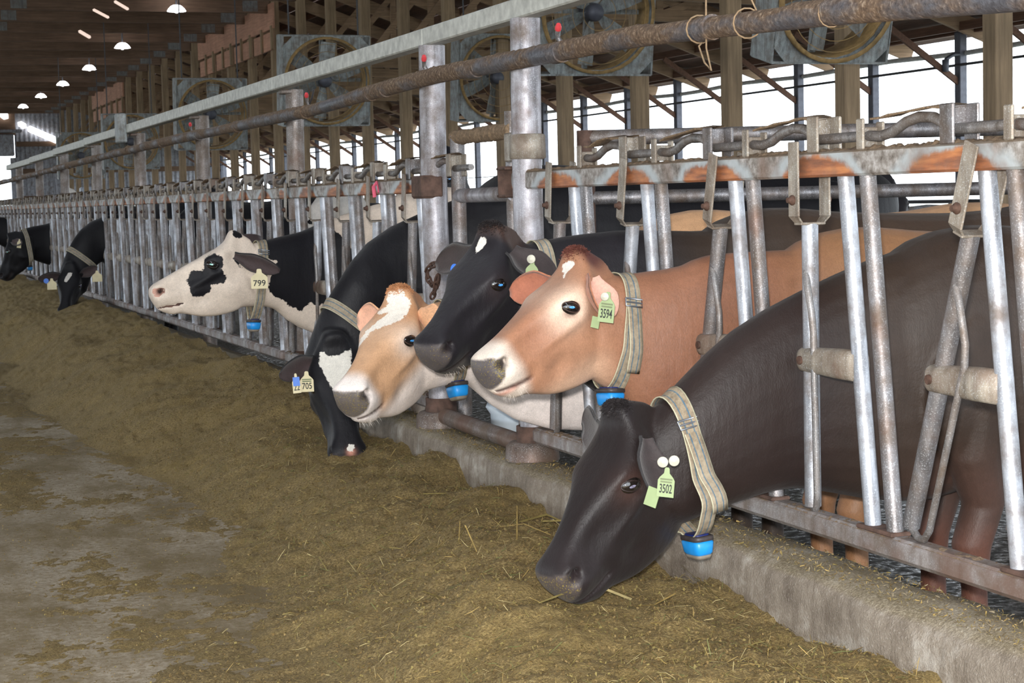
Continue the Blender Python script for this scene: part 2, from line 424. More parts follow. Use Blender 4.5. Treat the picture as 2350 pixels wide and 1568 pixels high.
for z, r_ in ((3.26, 0.022), (2.02, 0.012), (1.22, 0.03)):
    mb = MB(); mb.tube(((XW-0.09, -8, z), (XW-0.09, 38, z), (XW-0.09, 84, z)), r_, 8); obj('cable', mb, M['wire'], wr)
mb = MB(); mb.box((XW+0.02, 38, 3.80), (0.1, 92, 0.16)); obj('eave_board', mb, M['purlin'], wr)
# rolled curtain below the eave
mb = MB(); mb.tube([(XW+0.05, y, 3.46+0.02*math.sin(y*1.3)) for y in np.arange(-8, 84, 1.0)], 0.04, 8); obj('rolled_curtain', mb, mat_plain('curtain_white', L(190, 190, 186), 0.7, 0, 0.15, 8), wr)
o = None
# round lamp bracket on the second wall post
p = at_x(2170, 140, XW-0.3)
wlp = thing('wall_fixture', tuple(p), 'small dark fixture on the wall post near the right edge', 'fixture')
mb = MB(); mb.lathe(p, ((0.0, -0.16), (0.05, -0.16), (0.055, 0.02), (0.0, 0.03)), 12); obj('housing', mb, M['dark_steel'], wlp)
mb = MB(); mb.tube((Vector(p)+Vector((0,0,0.02)), Vector(p)+Vector((0.15,0,0.1)), (XW-0.05, p[1]+0.0, p[2]+0.1)), 0.03, 8); obj('arm', mb, M['dark_steel'], wlp)
# --- header boards and girts along the column line
def header(y0, y1, z0, z1, lab):
    r = thing('header_boards', (XC-0.1, y0, z0), lab, 'boards')
    n = max(1, round((y1-y0)/SP))
    mb = MB(); mb.rbox((XC-0.13, (y0+y1)/2, z1-0.28), (0.05, y1-y0, 0.56), 0.006); obj('upper_board', mb, M['header'], r)
    for i in range(n):
        ya, yb = y0+(y1-y0)*i/n, y0+(y1-y0)*(i+1)/n
        mb = MB(); mb.rbox((XC-0.115, (ya+yb)/2, z0+0.2), (0.05, yb-ya-0.34, 0.40), 0.006); obj('lower_board', mb, M['header'], r)
        for yy in (ya+0.12, (ya+yb)/2):
            mb = MB(); mb.rbox((XC-0.155, yy, z0+0.26), (0.06, 0.12, 0.52), 0.006); obj('cleat', mb, M['post'], r)
    return r
header(39.3, 48.2, 4.88, 5.90, 'wide reddish header boards high on the posts near the white rail')
header(62.0, 70.0, 4.75, 5.80, 'small reddish header boards far down the post row')
# --- far end wall of corrugated sheets
we = thing('wall_far', (10, 82, 0), 'grey corrugated end wall of the barn', None, None, 'structure')
for (z0, z1) in ((0, 2.0), (2.0, 4.4), (4.4, 7.2)):
    for i in range(9):
        x0 = 7.35+i*1.0; V = []; n = 20
        for j in range(n+1):
            x = x0+1.0*j/n; d = 0.03*(1 if (j % 4) in (0, 1) else -0.2)
            V += [(x, 82-d, z0+0.01), (x, 82-d, z1-0.01)]
        mb = MB(); mb.add(V, [(2*j, 2*j+2, 2*j+3, 2*j+1) for j in range(n)], False); obj('wall_sheet', mb, M['steel_sheet'], we)
mb = MB(); mb.box((3.9, 82.0, 6.9), (6.9, 0.06, 4.2)); obj('wall_sheet', mb, M['chord'], we)
mb = MB(); mb.box((-7.6, 82.0, 3.6), (16.4, 0.06, 7.2)); obj('wall_sheet', mb, M['steel_sheet'], we)
mb = MB(); mb.box((12, 82.06, 3.6), (9.4, 0.04, 7.2)); obj('backing', mb, M['dark_steel'], we)
for z in (2.0, 4.4, 3.2, 1.2):
    mb = MB(); mb.box((11.9, 81.93, z), (9.1, 0.08, 0.22)); obj('girt', mb, M['chord'], we)
d1 = thing('door_1', (7.15, 81.9, 0), 'bright open end door with pale steel jamb', None, None, 'structure')
mb = MB(); mb.rbox((7.2, 81.85, 1.9), (0.28, 0.2, 3.8), 0.02); obj('door_jamb', mb, M['steel_sheet'], d1)
mb = MB(); mb.rbox((6.6, 81.7, 4.35), (1.25, 0.5, 0.95), 0.03); obj('door_header', mb, M['steel_sheet'], d1)
mb = MB(); mb.rbox((6.75, 81.4, 4.95), (1.6, 0.8, 0.12), 0.03); obj('header_cap', mb, M['steel_sheet'], d1)
# glowing strips standing in for daylight through gable and roof gaps
def strip(name, a, b, w, mat, lab, cat='panel'):
    a, b = Vector(a), Vector(b); d = (b-a).normalized(); n = d.cross(Vector((0,1,0))).normalized()*w/2
    mb = MB(); c0 = a+d*w*0.4; c1 = b-d*w*0.4
    mb.prism((a, c0-n, c1-n, b, c1+n, c0+n), (0, 0.04, 0)); o = obj(name, mb, mat, None, tuple((a+b)/2)); tag(o, lab, cat); return o
strip('daylight_strip', at_y(62, 293, 81.8), at_y(138, 326, 81.8), 0.26, M['slot'], 'long bright slanted daylight strip in the end wall')
strip('daylight_strip', at_y(41, 281, 81.8), at_y(61, 293, 81.8), 0.24, M['slot'], 'short bright daylight strip left of the long one')
strip('daylight_strip', at_y(-8, 252, 81.8), at_y(19, 272, 81.8), 0.30, M['slot'], 'bright daylight strip cut by the left edge of the photo')
strip('roof_glint', at_y(180, 70, 40.2), at_y(209, 87, 40.2), 0.07, M['streak_glow_dim'], 'pale slanted glow strip imitating roof light, nearest to the row of lamps, lowest of three')
strip('roof_glint', at_y(213, 21, 35.4), at_y(251, 41, 35.4), 0.05, M['streak_glow_dim'], 'faint slanted glow strip imitating roof light, middle of three')
strip('roof_glint', at_y(262, 2, 33.0), at_y(296, 22, 33.0), 0.05, M['streak_glow_dim'], 'faint slanted glow strip imitating roof light, uppermost of three')
# --- high bay lamps
for i, (u, v) in enumerate([(405, 22), (281, 107), (205, 157), (144, 193), (94, 221), (53, 245)]):
    yy = 39.2+7.05*i; p = Vector(at_y(u, v, yy)); s = 0.15
    names = ['nearest', 'second', 'third', 'fourth', 'fifth', 'farthest']
    r = thing('high_bay_lamp', p, 'glowing dome lamp hanging from the roof, %s of the six in a row' % names[i], 'lamp', 'dome lamps under the roof')
    mb = MB(); mb.lathe(p, [(0.02, 0.10), (0.07, 0.095), (0.12, 0.07), (0.17, 0.02), (0.205, -0.035), (0.19, -0.04), (0.15, 0.01), (0.0, 0.06)], 16); obj('shade', mb, M['lamp'], r)
    mb = MB(); mb.lathe(p, [(0.0, -0.08), (0.03, -0.07), (0.04, -0.03), (0.03, 0.05)], 10); obj('bulb', mb, M['lamp'], r)
    mb = MB(); mb.tube((p+Vector((0,0,0.10)), p+Vector((0,0,0.32)), p+Vector((0,0,max(0.5, ZB+0.2-p.z)))), 0.02, 6); obj('hanger', mb, M['wire'], r)
# --- circulation fans
def fan(u, v, y, size, lab, tilt=0.0, blades=6, yaw=0.0):
    c = Vector(at_y(u, v, y)); r = thing('barn_fan', c, lab, 'fan', 'big square barn fans'); h = size/2; R_ = h*0.93
    rot = Matrix.Rotation(yaw, 3, 'Z') @ Matrix.Rotation(tilt, 3, 'X')
    def W(x, y_, z): return c+rot @ Vector((x, y_, z))
    n = 24; mb = MB(); V = []; Fc = []
    for yy in (-0.12, -0.10):                   # plate with a round hole, each corner filled
        for k in range(n):
            a = 2*math.pi*(k+0.5)/n; ca, sa = math.cos(a), math.sin(a); m = h/max(abs(ca), abs(sa)); m = min(m, h*1.36)
            V.append(W(R_*ca, yy, R_*sa)); V.append(W(m*ca, yy, m*sa))
    for s_ in (0, 1):
        for k in range(n):
            a, b = s_*2*n+2*k, s_*2*n+2*((k+1) % n); q = (a, a+1, b+1, b); Fc.append(q if s_ else tuple(reversed(q)))
    mb.add(V, Fc, False); obj('front_plate', mb, M['fan_grey'], r)
    mb = MB(); ax = rot @ Vector((0,1,0)); mb.lathe(c, [(R_, -0.16), (R_+0.035, -0.17), (R_+0.035, -0.10), (R_, -0.09), (R_, 0.22), (R_+0.01, 0.22), (R_+0.012, -0.10)], 36, ax); obj('ring', mb, M['fan_dust'], r)
    mb = MB()
    for sx, sz, l_ in ((0, 1, 0), (0, -1, 0), (1, 0, 1), (-1, 0, 1)):
        q = (0.02, 0.36, size) if l_ else (size, 0.36, 0.02); mb.box(W(sx*h, 0.06, sz*h), q, rot)
    obj('housing', mb, M['fan_grey'], r)
    for k in range(blades):
        a0 = 2*math.pi*k/blades+0.4; mb = MB(); vs = []
        for i in range(6):
            q = 0.12+0.80*i/5*R_/h*h/R_; rr_ = R_*(0.1+0.84*i/5); w = R_*(0.12+0.22*math.sin(min(1, i/4)*1.7)); tw = 0.75-0.4*i/5
            for e in (-1, 1):
                aa = a0+e*w/max(rr_, 0.12)*0.5; vs.append(W(rr_*math.cos(aa), 0.02+e*w*0.5*math.sin(tw), rr_*math.sin(aa)))
        n2 = len(vs); vs += [q_+ax*0.006 for q_ in vs]
        fs = [(2*i, 2*i+1, 2*i+3, 2*i+2) for i in range(5)]+[(n2+2*i, n2+2*i+2, n2+2*i+3, n2+2*i+1) for i in range(5)]
        mb.add(vs, fs, True); obj('blade', mb, M['fan_grey'], r)
    mb = MB(); mb.lathe(c, [(0.0, -0.1), (0.08, -0.1), (0.1, -0.05), (0.1, 0.25), (0.0, 0.25)], 14, ax); obj('motor', mb, M['dark_steel'], r)
    mb = MB(); mb.box(W(0, 0.2, 0), (size, 0.05, 0.05), rot); mb.box(W(0, 0.2, 0), (0.05, 0.05, size), rot); obj('motor_mount', mb, M['fan_grey'], r)
    mb = MB()
    for g in (0.3, 0.5, 0.7, 0.88): mb.lathe(c, [(R_*g, -0.165), (R_*g+0.006, -0.165)], 30, ax)
    obj('guard', mb, M['fan_dust'], r)
    for sx in (-1, 1):
        mb = MB(); a = W(sx*h*0.8, 0.05, h); mb.tube((a, (a.x, a.y, (a.z+ZB+0.3)/2), (a.x, a.y, max(a.z+0.3, ZB+0.1))), 0.012, 6); obj('hanger', mb, M['wire'], r)
    return r
fan(745, 185, 25.15, 1.27, 'grey square fan hanging behind the white rail left of centre', 0.12)
fan(484, 262, 32.47, 1.27, 'grey square fan with a dusty ring, second from the left under the header boards', 0.10)
fan(300, 325, 42.23, 1.27, 'far square fan whose yellow rim shows above the white rail', 0.08)
fan(186, 357, 51.99, 1.3, 'farthest fan at the end wall, half behind the pale rail', 0.05)
fan(1362, 28, 17.83, 1.32, 'large square fan at the top centre right of the tall pipe post', 0.15)
fan(1140, 178, 25.15, 1.27, 'square fan seen between the two pale pipe posts', 0.12)
fan(1905, -12, 12.95, 1.08, 'square fan cut by the top edge above the dark pipe at right', 0.25)
# ------------------------------------------------------------------ headlock fence
M['bar'] = mat_galv('zinc_bar', (170, 174, 182), 0.16, 0.42, metal=0.65)
M['bar_dull'] = mat_galv('dull_zinc_bar', (126, 124, 126), 0.32, 0.6, metal=0.65)
M['strap'] = mat_galv('strap_steel', (146, 138, 126), 0.55, 0.7)
M['rod'] = mat_galv('rod_steel', (132, 130, 130), 0.45, 0.65, metal=0.5)
M['rail_low'] = mat_galv('rusty_bottom_rail', (146, 142, 142), 0.80, 0.85)
M['pipe_post'] = mat_galv('pipe_post_zinc', (160, 158, 164), 0.32, 0.4, metal=0.45)
M['white_rail'] = mat_plain('pale_rail_zinc', L(184, 185, 178), 0.5, 0.15, 0.26, 22, 0.2)
M['far_post'] = mat_galv('weathered_far_post', (126, 118, 114), 0.4, 0.6, metal=0.4)
M['base'] = mat_galv('stained_base_steel', (104, 92, 86), 0.8, 0.9)
M['rust'] = mat_plain('heavy_rust', L(84, 64, 55), 0.85, 0.1, 0.45, 26, 0.5)
M['chain'] = mat_plain('rusty_chain', L(84, 62, 52), 0.8, 0.3, 0.4, 60, 0.3)
M['crust'] = mat_plain('caked_feed_dust', L(122, 102, 80), 0.95, 0, 0.45, 90, 0.6)
def rail_mat():
    t = NT('rusted_scraped_rail', 0.55, 0.2); p = t.coord('Object'); s = t.sep(p); z = s[2]
    ym = t.math('SUBTRACT', t.math('MODULO', t.math('ADD', s[1], 61.0), 0.61), 0.30)
    nz = t.math('MULTIPLY', t.math('SUBTRACT', t.noise(p, 11, 4, 0.6), 0.5), 0.06)
    d = t.math('ADD', t.math('SQRT', t.math('ADD', t.math('POWER', t.math('MULTIPLY', ym, 0.52), 2.0), t.math('POWER', t.math('ADD', z, -1.385), 2.0))), nz)
    n2 = t.noise(p, 40, 4, 0.65); n3 = t.noise(p, 5, 4, 0.6)
    base = t.ramp(n2, ((0.3, L(86, 76, 68)), (0.5, L(140, 134, 128)), (0.72, L(190, 186, 184))))
    rust = t.ramp(t.noise(t.mapping(p, (1, 0.4, 3)), 18, 4), ((0.3, L(98, 68, 54)), (0.5, L(160, 98, 62)), (0.7, L(196, 130, 80))))
    arc = t.ramp(d, ((0.055, 0.85), (0.112, 1.0), (0.126, 0.0)))
    c = t.mix(arc, base, rust)
    ring = t.ramp(d, ((0.116, 0.0), (0.128, 0.8), (0.138, 0.85), (0.156, 0.0)))
    c = t.mix(ring, c, L(176, 184, 188))
    c = t.mix(t.ramp(n3, ((0.52, 0.0), (0.66, 0.65))), c, L(112, 84, 66))
    nrm = t.sep(t.new('ShaderNodeNewGeometry').outputs['Normal'])[2]
    c = t.mix(t.ramp(nrm, ((0.5, 0.0), (0.8, 1.0))), c, L(124, 106, 84))
    t.color(c); t.bump(n2, 0.25, 0.004); return t.m
M['rail_top'] = rail_mat()

def crud_strip(x0, x1, y0, y1, z, amp, step=0.012, seed=1):
    ys = np.arange(y0, y1, step); xs = np.linspace(x0, x1, 6); Y, X = np.meshgrid(ys, xs, indexing='ij')
    h = (vnoise(Y*60, X*60, seed)+0.6*vnoise(Y*17, X*40, seed+1)+0.5*vnoise(Y*140, X*140, seed+2)+0.25)*amp
    h[:, 0] = -0.002; h[:, -1] = -0.002
    V = np.stack([X, Y, z+np.maximum(h, -0.003)], -1).reshape(-1, 3); n = len(xs)
    i, j = np.meshgrid(np.arange(len(ys)-1), np.arange(n-1), indexing='ij'); a = (i*n+j).ravel()
    return V, np.stack([a, a+1, a+n+1, a+n], -1)
def headlock_panel(y0, pairs, y1, tilts, pitch, label, detail=True, name='headlock_panel'):
    """rails from y0 to y1; pairs = y of every fixed bar pair; tilts = angle of each swinging bar (0 upright)"""
    r = thing(name, (FX, y0, 0), label, 'feed fence', 'headlock panels along the feed alley')
    sg = 14 if detail else 9
    mb = MB(); mb.rbox((FX, (y0+y1)/2, 1.482), (0.062, y1-y0, 0.066), 0.006); obj('top_rail', mb, M['rail_top'], r)
    mb = MB(); mb.rbox((FX, (y0+y1)/2, 0.52), (0.062, y1-y0, 0.06), 0.012); br = obj('bottom_rail', mb, M['rail_low'], r)
    if detail:
        V, F = crud_strip(FX-0.03, FX+0.03, y0, y1, 1.516, 0.012, 0.007, 3)
        V[:, 0] -= FX; V[:, 1] -= y0; o = obj('caked_dust', np_mesh('caked_dust', V, F, M['crust']), None, r); o['kind'] = 'stuff'
        V, F = crud_strip(FX-0.026, FX+0.026, y0, y1, 0.546, 0.010, 0.012, 8)
        V[:, 0] -= FX; V[:, 1] -= y0; o = obj('caked_dust', np_mesh('caked_dust', V, F, M['crust']), None, r); o['kind'] = 'stuff'
    for i, p in enumerate(pairs):
        for k, (ya, yb) in enumerate(((0.060, -0.059), (-0.046, -0.162))):
            mb = MB(); mb.tube(((FX, p+ya, 1.452), (FX, p+(ya+yb)/2, 1.0), (FX, p+yb, 0.545)), 0.0215, sg)
            obj('neck_bar', mb, M['bar'] if k == 0 else M['bar_dull'], r)
        if detail:
            mb = MB(); mb.rbox((FX, p-0.105, 0.553), (0.06, 0.17, 0.012), 0.004); obj('weld_plate', mb, M['rust'], r)
        # swinging bar
        piv = Vector((FX, p+0.245, 0.96)); rot = Matrix.Rotation(tilts[i], 3, 'X')
        W = lambda x, y, z: piv+rot @ Vector((x, y, z))
        mb = MB(); mb.tube((W(0,0,-0.40), W(0,0,0.0), W(0,0,0.366)), 0.0225, sg); lb = obj('lock_bar', mb, M['bar'] if i % 2 else M['bar_dull'], r)
        g = 1.0+1.1*sstep(R(3), R(17), np.array(tilts[i])); mb = MB(); mb.tube((W(-0.014,-0.002,0.24), W(-0.022,-0.022*g,0.20), W(-0.024,-0.045*g,0.13), W(-0.022,-0.050*g,0.08), W(-0.018,-0.047*g,-0.1), W(-0.012,-0.043*g,-0.36), W(-0.010,-0.036*g,-0.395), W(-0.006,-0.022*g,-0.408), W(0,0.004,-0.40)), 0.0095, 8 if detail else 6); obj('bent_rod', mb, M['rod'], lb)
        mb = MB()
        for sx in (-1, 1):
            mb.rbox(W(sx*0.047, 0.0, 0.485), (0.006, 0.054, 0.20), 0.002, rot)
            mb.prism((W(sx*0.047-0.003, -0.023, 0.385), W(sx*0.047-0.003, 0.023, 0.385), W(sx*0.030-0.003, 0.018, 0.365), W(sx*0.030-0.003, -0.018, 0.365)), rot @ Vector((0.006,0,0)))
        mb.rbox(W(0, 0, 0.3665), (0.075, 0.040, 0.007), 0.002, rot); obj('lock_strap', mb, M['strap'], lb)
        mb = MB(); mb.tube((W(-0.068,0,0.43), W(-0.062,0,0.43), W(-0.056,0,0.43), W(-0.046,0,0.43)), (0.0075, 0.0075, 0.014, 0.014), 8); obj('bolt', mb, M['chain'], lb)
        mb = MB(); mb.tube((W(0.046,0,0.43), W(0.055,0,0.43), W(0.062,0,0.43)), 0.010, 8); obj('bolt_nut', mb, M['chain'], lb)
        # pivot stub, a folded plate wrapped round the bar
        mb = MB(); rings = []
        for yy, hz, hx in ((-0.005, 0.040, 0.026), (0.10, 0.040, 0.027), (0.19, 0.036, 0.030), (0.225, 0.034, 0.034), (0.262, 0.034, 0.034), (0.278, 0.028, 0.028), (0.284, 0.016, 0.016)):
            rings.append([Vector((FX+hx*np.sign(math.cos(q))*abs(math.cos(q))**0.6, p+yy, 0.96+hz*np.sign(math.sin(q))*abs(math.sin(q))**0.6)) for q in [2*math.pi*k/16 for k in range(16)]])
        mb.loft(rings); obj('pivot_stub', mb, M['strap'], r)
        if detail:
            mb = MB(); mb.tube((W(-0.040,0,0.0), W(-0.036,0,0), W(-0.03,0,0)), 0.012, 8); obj('bolt', mb, M['chain'], lb)
        # latch gear on top of the rail
        e = p-0.06
        mb = MB(); mb.rbox((FX-0.028, e, 1.552), (0.008, 0.034, 0.078), 0.003); mb.rbox((FX+0.03, e, 1.548), (0.008, 0.034, 0.07), 0.003); mb.rbox((FX, e+0.012, 1.545), (0.055, 0.008, 0.05), 0.002); obj('latch_ear', mb, M['strap'], r)
        mb = MB(); mb.tube(((FX, e, 1.548), (FX, e-0.05, 1.545), (FX, e-0.10, 1.552), (FX, e-0.16, 1.574), (FX, e-0.22, 1.584), (FX, e-0.28, 1.580), (FX, e-0.33, 1.562), (FX, e-0.365, 1.548), (FX, e-0.45, 1.548), (FX, e-pitch, 1.548)), 0.0135, 9); obj('latch_rod', mb, M['rod'], r)
        mb = MB(); vs = []
        for k in range(9):
            q = k/8; yy = e-0.05-0.32*q; zz = 1.588+0.022*math.sin(q*2.2)+0.006*vnoise(np.array([yy*30]), np.array([2.0]), 4)[0]*2
            for sx in (-1, 1): vs.append((FX+sx*0.032, yy, zz+0.004*sx)); 
        n = len(vs); vs += [(a, b, c-0.005) for a, b, c in vs]
        fs = [(2*k, 2*k+1, 2*k+3, 2*k+2) for k in range(8)]+[(n+2*k, n+2*k+2, n+2*k+3, n+2*k+1) for k in range(8)]+[(2*k, 2*k+2, n+2*k+2, n+2*k) for k in range(8)]+[(2*k+1, n+2*k+1, n+2*k+3, 2*k+3) for k in range(8)]
        mb.add(vs, fs, True); obj('latch_cover', mb, M['crust'], r)
        mb = MB(); mb.rbox((FX-0.034, e-0.385, 1.560), (0.008, 0.056, 0.094), 0.003); mb.rbox((FX+0.034, e-0.385, 1.560), (0.008, 0.056, 0.094), 0.003); mb.rbox((FX, e-0.360, 1.575), (0.066, 0.008, 0.06), 0.002); obj('latch_bracket', mb, M['bar_dull'] if i % 2 else M['strap'], r)
    return r
PN = [3.365+0.61*k for k in range(-2, 5)]
panel_near = headlock_panel(2.0, PN, 6.42, [R(8), R(-6), R(19.5), R(0), R(14), R(11), R(6.5)], 0.61, 'nearest headlock panel, rust arcs on its top rail, before the brown cows')
mb = MB(); mb.rbox((FX-0.02, 6.43, 1.478), (0.12, 0.012, 0.12), 0.003); mb.rbox((FX-0.03, 6.40, 1.425), (0.10, 0.10, 0.010), 0.003); mb.rbox((FX-0.03, 6.40, 1.528), (0.10, 0.10, 0.010), 0.003); obj('end_flange', mb, M['rust'], panel_near)
PF = [0.10+0.577*k for k in range(5)]
far = headlock_panel(7.50, [7.50+q for q in PF], 10.30, [R(9), R(8), R(10), R(7), R(9)], 0.577, 'galvanised headlock panel beside the white faced cow, just beyond the pass gate', True)
farp = headlock_panel(10.40, [10.40+q for q in PF], 13.18, [R(9), R(8), R(10), R(7), R(9)], 0.577, 'headlock panel second beyond the pass gate, right of the small eating cow', False)
index_kids()
nm = ['third', 'fourth', 'fifth', 'sixth', 'seventh', 'eighth', 'ninth', 'tenth', 'eleventh']
for i in range(8):
    c = copy_tree(farp); c.location = (FX, 10.40+2.885*(i+1), 0)
    c['label'] = 'distant headlock panel, %s beyond the pass gate along the fence' % nm[i]
# --- pipe posts
POSTS = [6.315, 7.45, 10.345, 13.23, 16.2, 19.1, 22.0, 24.9, 27.8]
PL = ['tall pale pipe post right of the pass gate, at the end of the near headlocks', 'tall pale pipe post left of the pass gate, with a rusty chain', 'pipe post holding the rails, third from the right', 'pipe post holding the rails, fourth from the right', 'pipe post with a grey box on top, fifth from the right', 'far pipe post, sixth from the right', 'far pipe post, seventh from the right', 'far pipe post, eighth from the right', 'farthest pipe post at the left end of the pale rail']
for i, y in enumerate(POSTS):
    px_ = FX if i < 2 else FX+0.09
    r = thing('fence_post', (px_, y, 0.0), PL[i], 'post', 'round pipe posts along the headlock fence')
    mb = MB(); rad = 0.057 if i < 2 else 0.052
    mb.tube([(px_+0.004*math.sin(k), y, z) for k, z in enumerate(np.linspace(0.3, 2.085, 8))], rad, 24 if i < 3 else 12); obj('pipe', mb, M['pipe_post'] if i < 2 else M['far_post'], r)
    if i < 3:
        mb = MB(); mb.lathe((px_, y, 0.40), [(rad+0.002, 0.15), (rad+0.012, 0.15), (rad+0.014, 0.0), (rad+0.002, 0.0)], 20); obj('sleeve', mb, M['rust'], r)
        mb = MB(); mb.lathe((px_-0.01, y, 0.42), [(0.0, 0.07), (0.085, 0.07), (0.10, 0.055), (0.105, 0.0)], 22); obj('base_collar', mb, M['base'], r)
    if i == 1:
        mb = MB(); mb.rbox((FX-0.03, y+0.02, 1.475), (0.10, 0.16, 0.10), 0.01); obj('rail_clamp', mb, M['rust'], r)
    if i == 0:
        mb = MB(); mb.lathe((FX, y, 1.60), [(rad+0.002, 0.055), (rad+0.010, 0.05), (rad+0.012, -0.035), (rad+0.002, -0.04)], 22); mb.rbox((FX-0.03, y+0.09, 1.61), (0.02, 0.12, 0.11), 0.005); obj('hinge_band', mb, M['strap'], r)
        mb = MB(); mb.rbox((FX+0.01, y+0.11, 1.0), (0.05, 0.05, 1.0), 0.006); obj('stiffener', mb, M['bar_dull'], r)
    if i == 4:
        mb = MB(); mb.rbox((FX-0.07, y, 2.13), (0.08, 0.20, 0.26), 0.01); obj('control_box', mb, M['fan_grey'], r)
    if i >= 2:
        mb = MB(); mb.rbox((FX+0.055, y, 2.072), (0.10, 0.09, 0.024), 0.006); obj('cap_plate', mb, M['far_post'], r)
    if i > 2:
        mb = MB(); mb.rbox((px_, y, 0.5), (0.14, 0.14, 0.06), 0.01); obj('base_collar', mb, M['rust'], r)
# --- pale square rail on the posts
r = thing('overhead_rail', (FX, 2.0, 2.122), 'long pale square rail running along the tops of the pipe posts', 'rail')
cuts = [2.6, 7.46, 10.35, 13.25, 16.22, 19.1, 22.0, 24.9, 28.5]
for i in range(len(cuts)-1):
    a, b = cuts[i], cuts[i+1]; mb = MB(); mb.rbox((FX, (a+b)/2, 2.122-0.01*(i > 4)*(i-4)), (0.076, b-a-0.004, 0.076), 0.006); obj('rail_length', mb, M['white_rail'], r)
# --- dark mister pipe clipped to the posts
def pipe_mat():
    t = NT('mister_pipe', 0.4, 0.2); p = t.coord('Object'); n = t.noise(t.mapping(p, (1, 0.5, 1)), 5, 5, 0.65); k = t.noise(p, 70, 4, 0.7); w = t.noise(t.mapping(p, (1, 9, 1)), 9, 3)
    c = t.ramp(k, ((0.3, L(62, 62, 68)), (0.7, L(104, 106, 114))))
    crust = t.ramp(k, ((0.3, L(70, 56, 46)), (0.55, L(112, 92, 74)), (0.72, L(166, 148, 128))))
    nz = t.sep(t.new('ShaderNodeNewGeometry').outputs['Normal'])[2]
    f = t.math('ADD', t.ramp(n, ((0.40, 0.0), (0.56, 1.0))), t.ramp(nz, ((0.2, 0.0), (0.9, 0.7))), clamp=True)
    c = t.mix(f, c, crust); c = t.mix(t.ramp(w, ((0.70, 0.0), (0.74, 0.5))), c, L(190, 180, 165))
    t.color(c); t.rough(t.mix(f, (0.35, 0.35, 0.35, 1), (0.9, 0.9, 0.9, 1))); t.bump(k, 0.6, 0.006); return t.m
M['pipe'] = pipe_mat()
PX = 2.335
PZ = [(0.5, 1.66), (2.0, 1.735), (3.15, 1.806), (3.92, 1.853), (4.36, 1.873), (5.13, 1.904), (6.08, 1.914), (7.09, 1.930), (8.07, 1.921), (9.33, 1.902), (9.94, 1.904), (11.7, 1.909), (15.46, 1.918), (20, 1.90), (24, 1.885), (29, 1.87), (33, 1.86)]
pz = lambda y: float(np.interp(y, [q[0] for q in PZ], [q[1] for q in PZ]))
r = thing('mister_pipe', (PX, 3.0, 1.85), 'dark crusted water pipe running along the fence below the pale rail', 'pipe')
ys = np.concatenate([np.arange(0.5, 11, 0.012), np.arange(11, 33, 0.12)]); sg = 18; V = []
zz = np.interp(ys, [q[0] for q in PZ], [q[1] for q in PZ]); ker = np.ones(41)/41; zz = np.convolve(np.pad(zz, 20, 'edge'), ker, 'valid')
for k in range(sg):
    a = 2*math.pi*k/sg; up = max(0, math.sin(a)*0.75+0.35)
    cr = sstep(0.0, 0.12, vnoise(ys*1.1, np.full_like(ys, 1.7), 5)+0.06)
    d = 0.031+cr*up*(0.006+0.010*np.maximum(0, vnoise(ys*70, np.full_like(ys, a*6), 2)+0.5*vnoise(ys*30, np.full_like(ys, a*3), 3)))
    V.append(np.stack([PX+d*math.cos(a), ys, zz+d*math.sin(a)], -1))
V = np.stack(V, 1); n = len(ys); i, j = np.meshgrid(np.arange(n-1), np.arange(sg), indexing='ij'); j2 = (j+1) % sg
F = np.stack([i*sg+j, i*sg+j2, (i+1)*sg+j2, (i+1)*sg+j], -1).reshape(-1, 4)
Vl = V.reshape(-1, 3)-np.array([PX, 3.0, 1.85]); obj('pipe', np_mesh('pipe', Vl, F, M['pipe']), None, r)
for y in (4.62, 5.75, 6.62, 7.86, 8.1, 9.35, 11.1, 12.4, 13.9, 15.6, 17.5, 20.0, 23.0):
    mb = MB(); z = pz(y); mb.tube(((PX, y-0.035, z), (PX, y, z), (PX, y+0.035, z)), 0.037, 18); obj('coupling', mb, M['pipe'], r)
M['red'] = mat_plain('red_nozzle', L(196, 60, 66), 0.5, 0, 0.1); M['twine'] = mat_plain('dusty_twine', L(140, 118, 92), 0.95, 0, 0.3, 60)
for y in (5.72, 7.22, 9.25, 12.6):
    z = pz(y)+0.03; mb = MB(); mb.tube(((PX, y, z), (PX-0.01, y+0.01, z+0.02), (PX-0.02, y-0.02, z+0.045)), 0.009, 8); nz_ = obj('nozzle', mb, M['bar_dull'], r)
    mb = MB(); mb.tube(((PX-0.02, y-0.02, z+0.043), (PX-0.022, y-0.028, z+0.052), (PX-0.024, y-0.036, z+0.06)), (0.011, 0.012, 0.008), 8); obj('nozzle_tip', mb, M['red'], nz_)
def strand(name, pts, rad, lab, mat=None, loops=()):
    mb = MB(); mb.tube([tuple(p) for p in pts], rad, 6); o = obj(name, mb, mat or M['twine'], None, tuple(pts[0])); tag(o, lab, 'twine'); return o
def ring_pts(y, r_=0.037, n=14): return [(PX+r_*math.cos(q), y+0.012*math.sin(q*0.5), pz(y)+r_*math.sin(q)) for q in [2*math.pi*k/n for k in range(n+1)]]
strand('twine', ring_pts(4.37, 0.041)+[(PX, 4.37, pz(4.37)+0.08), (PX+0.01, 4.38, pz(4.37)+0.2), (PX, 4.39, 2.4)], 0.0026, 'dusty twine looped round the dark pipe and going up, right of the frayed one')
strand('twine', ring_pts(4.66, 0.04)+[(PX-0.01, 4.655, pz(4.66)-0.05), (PX-0.015, 4.61, pz(4.66)-0.10), (PX-0.012, 4.575, pz(4.66)-0.125), (PX-0.014, 4.60, pz(4.66)-0.06), (PX-0.012, 4.602, pz(4.6)+0.06), (PX, 4.605, 2.3)], 0.0028, 'frayed twine with a loose V-shaped end hanging under the dark pipe')
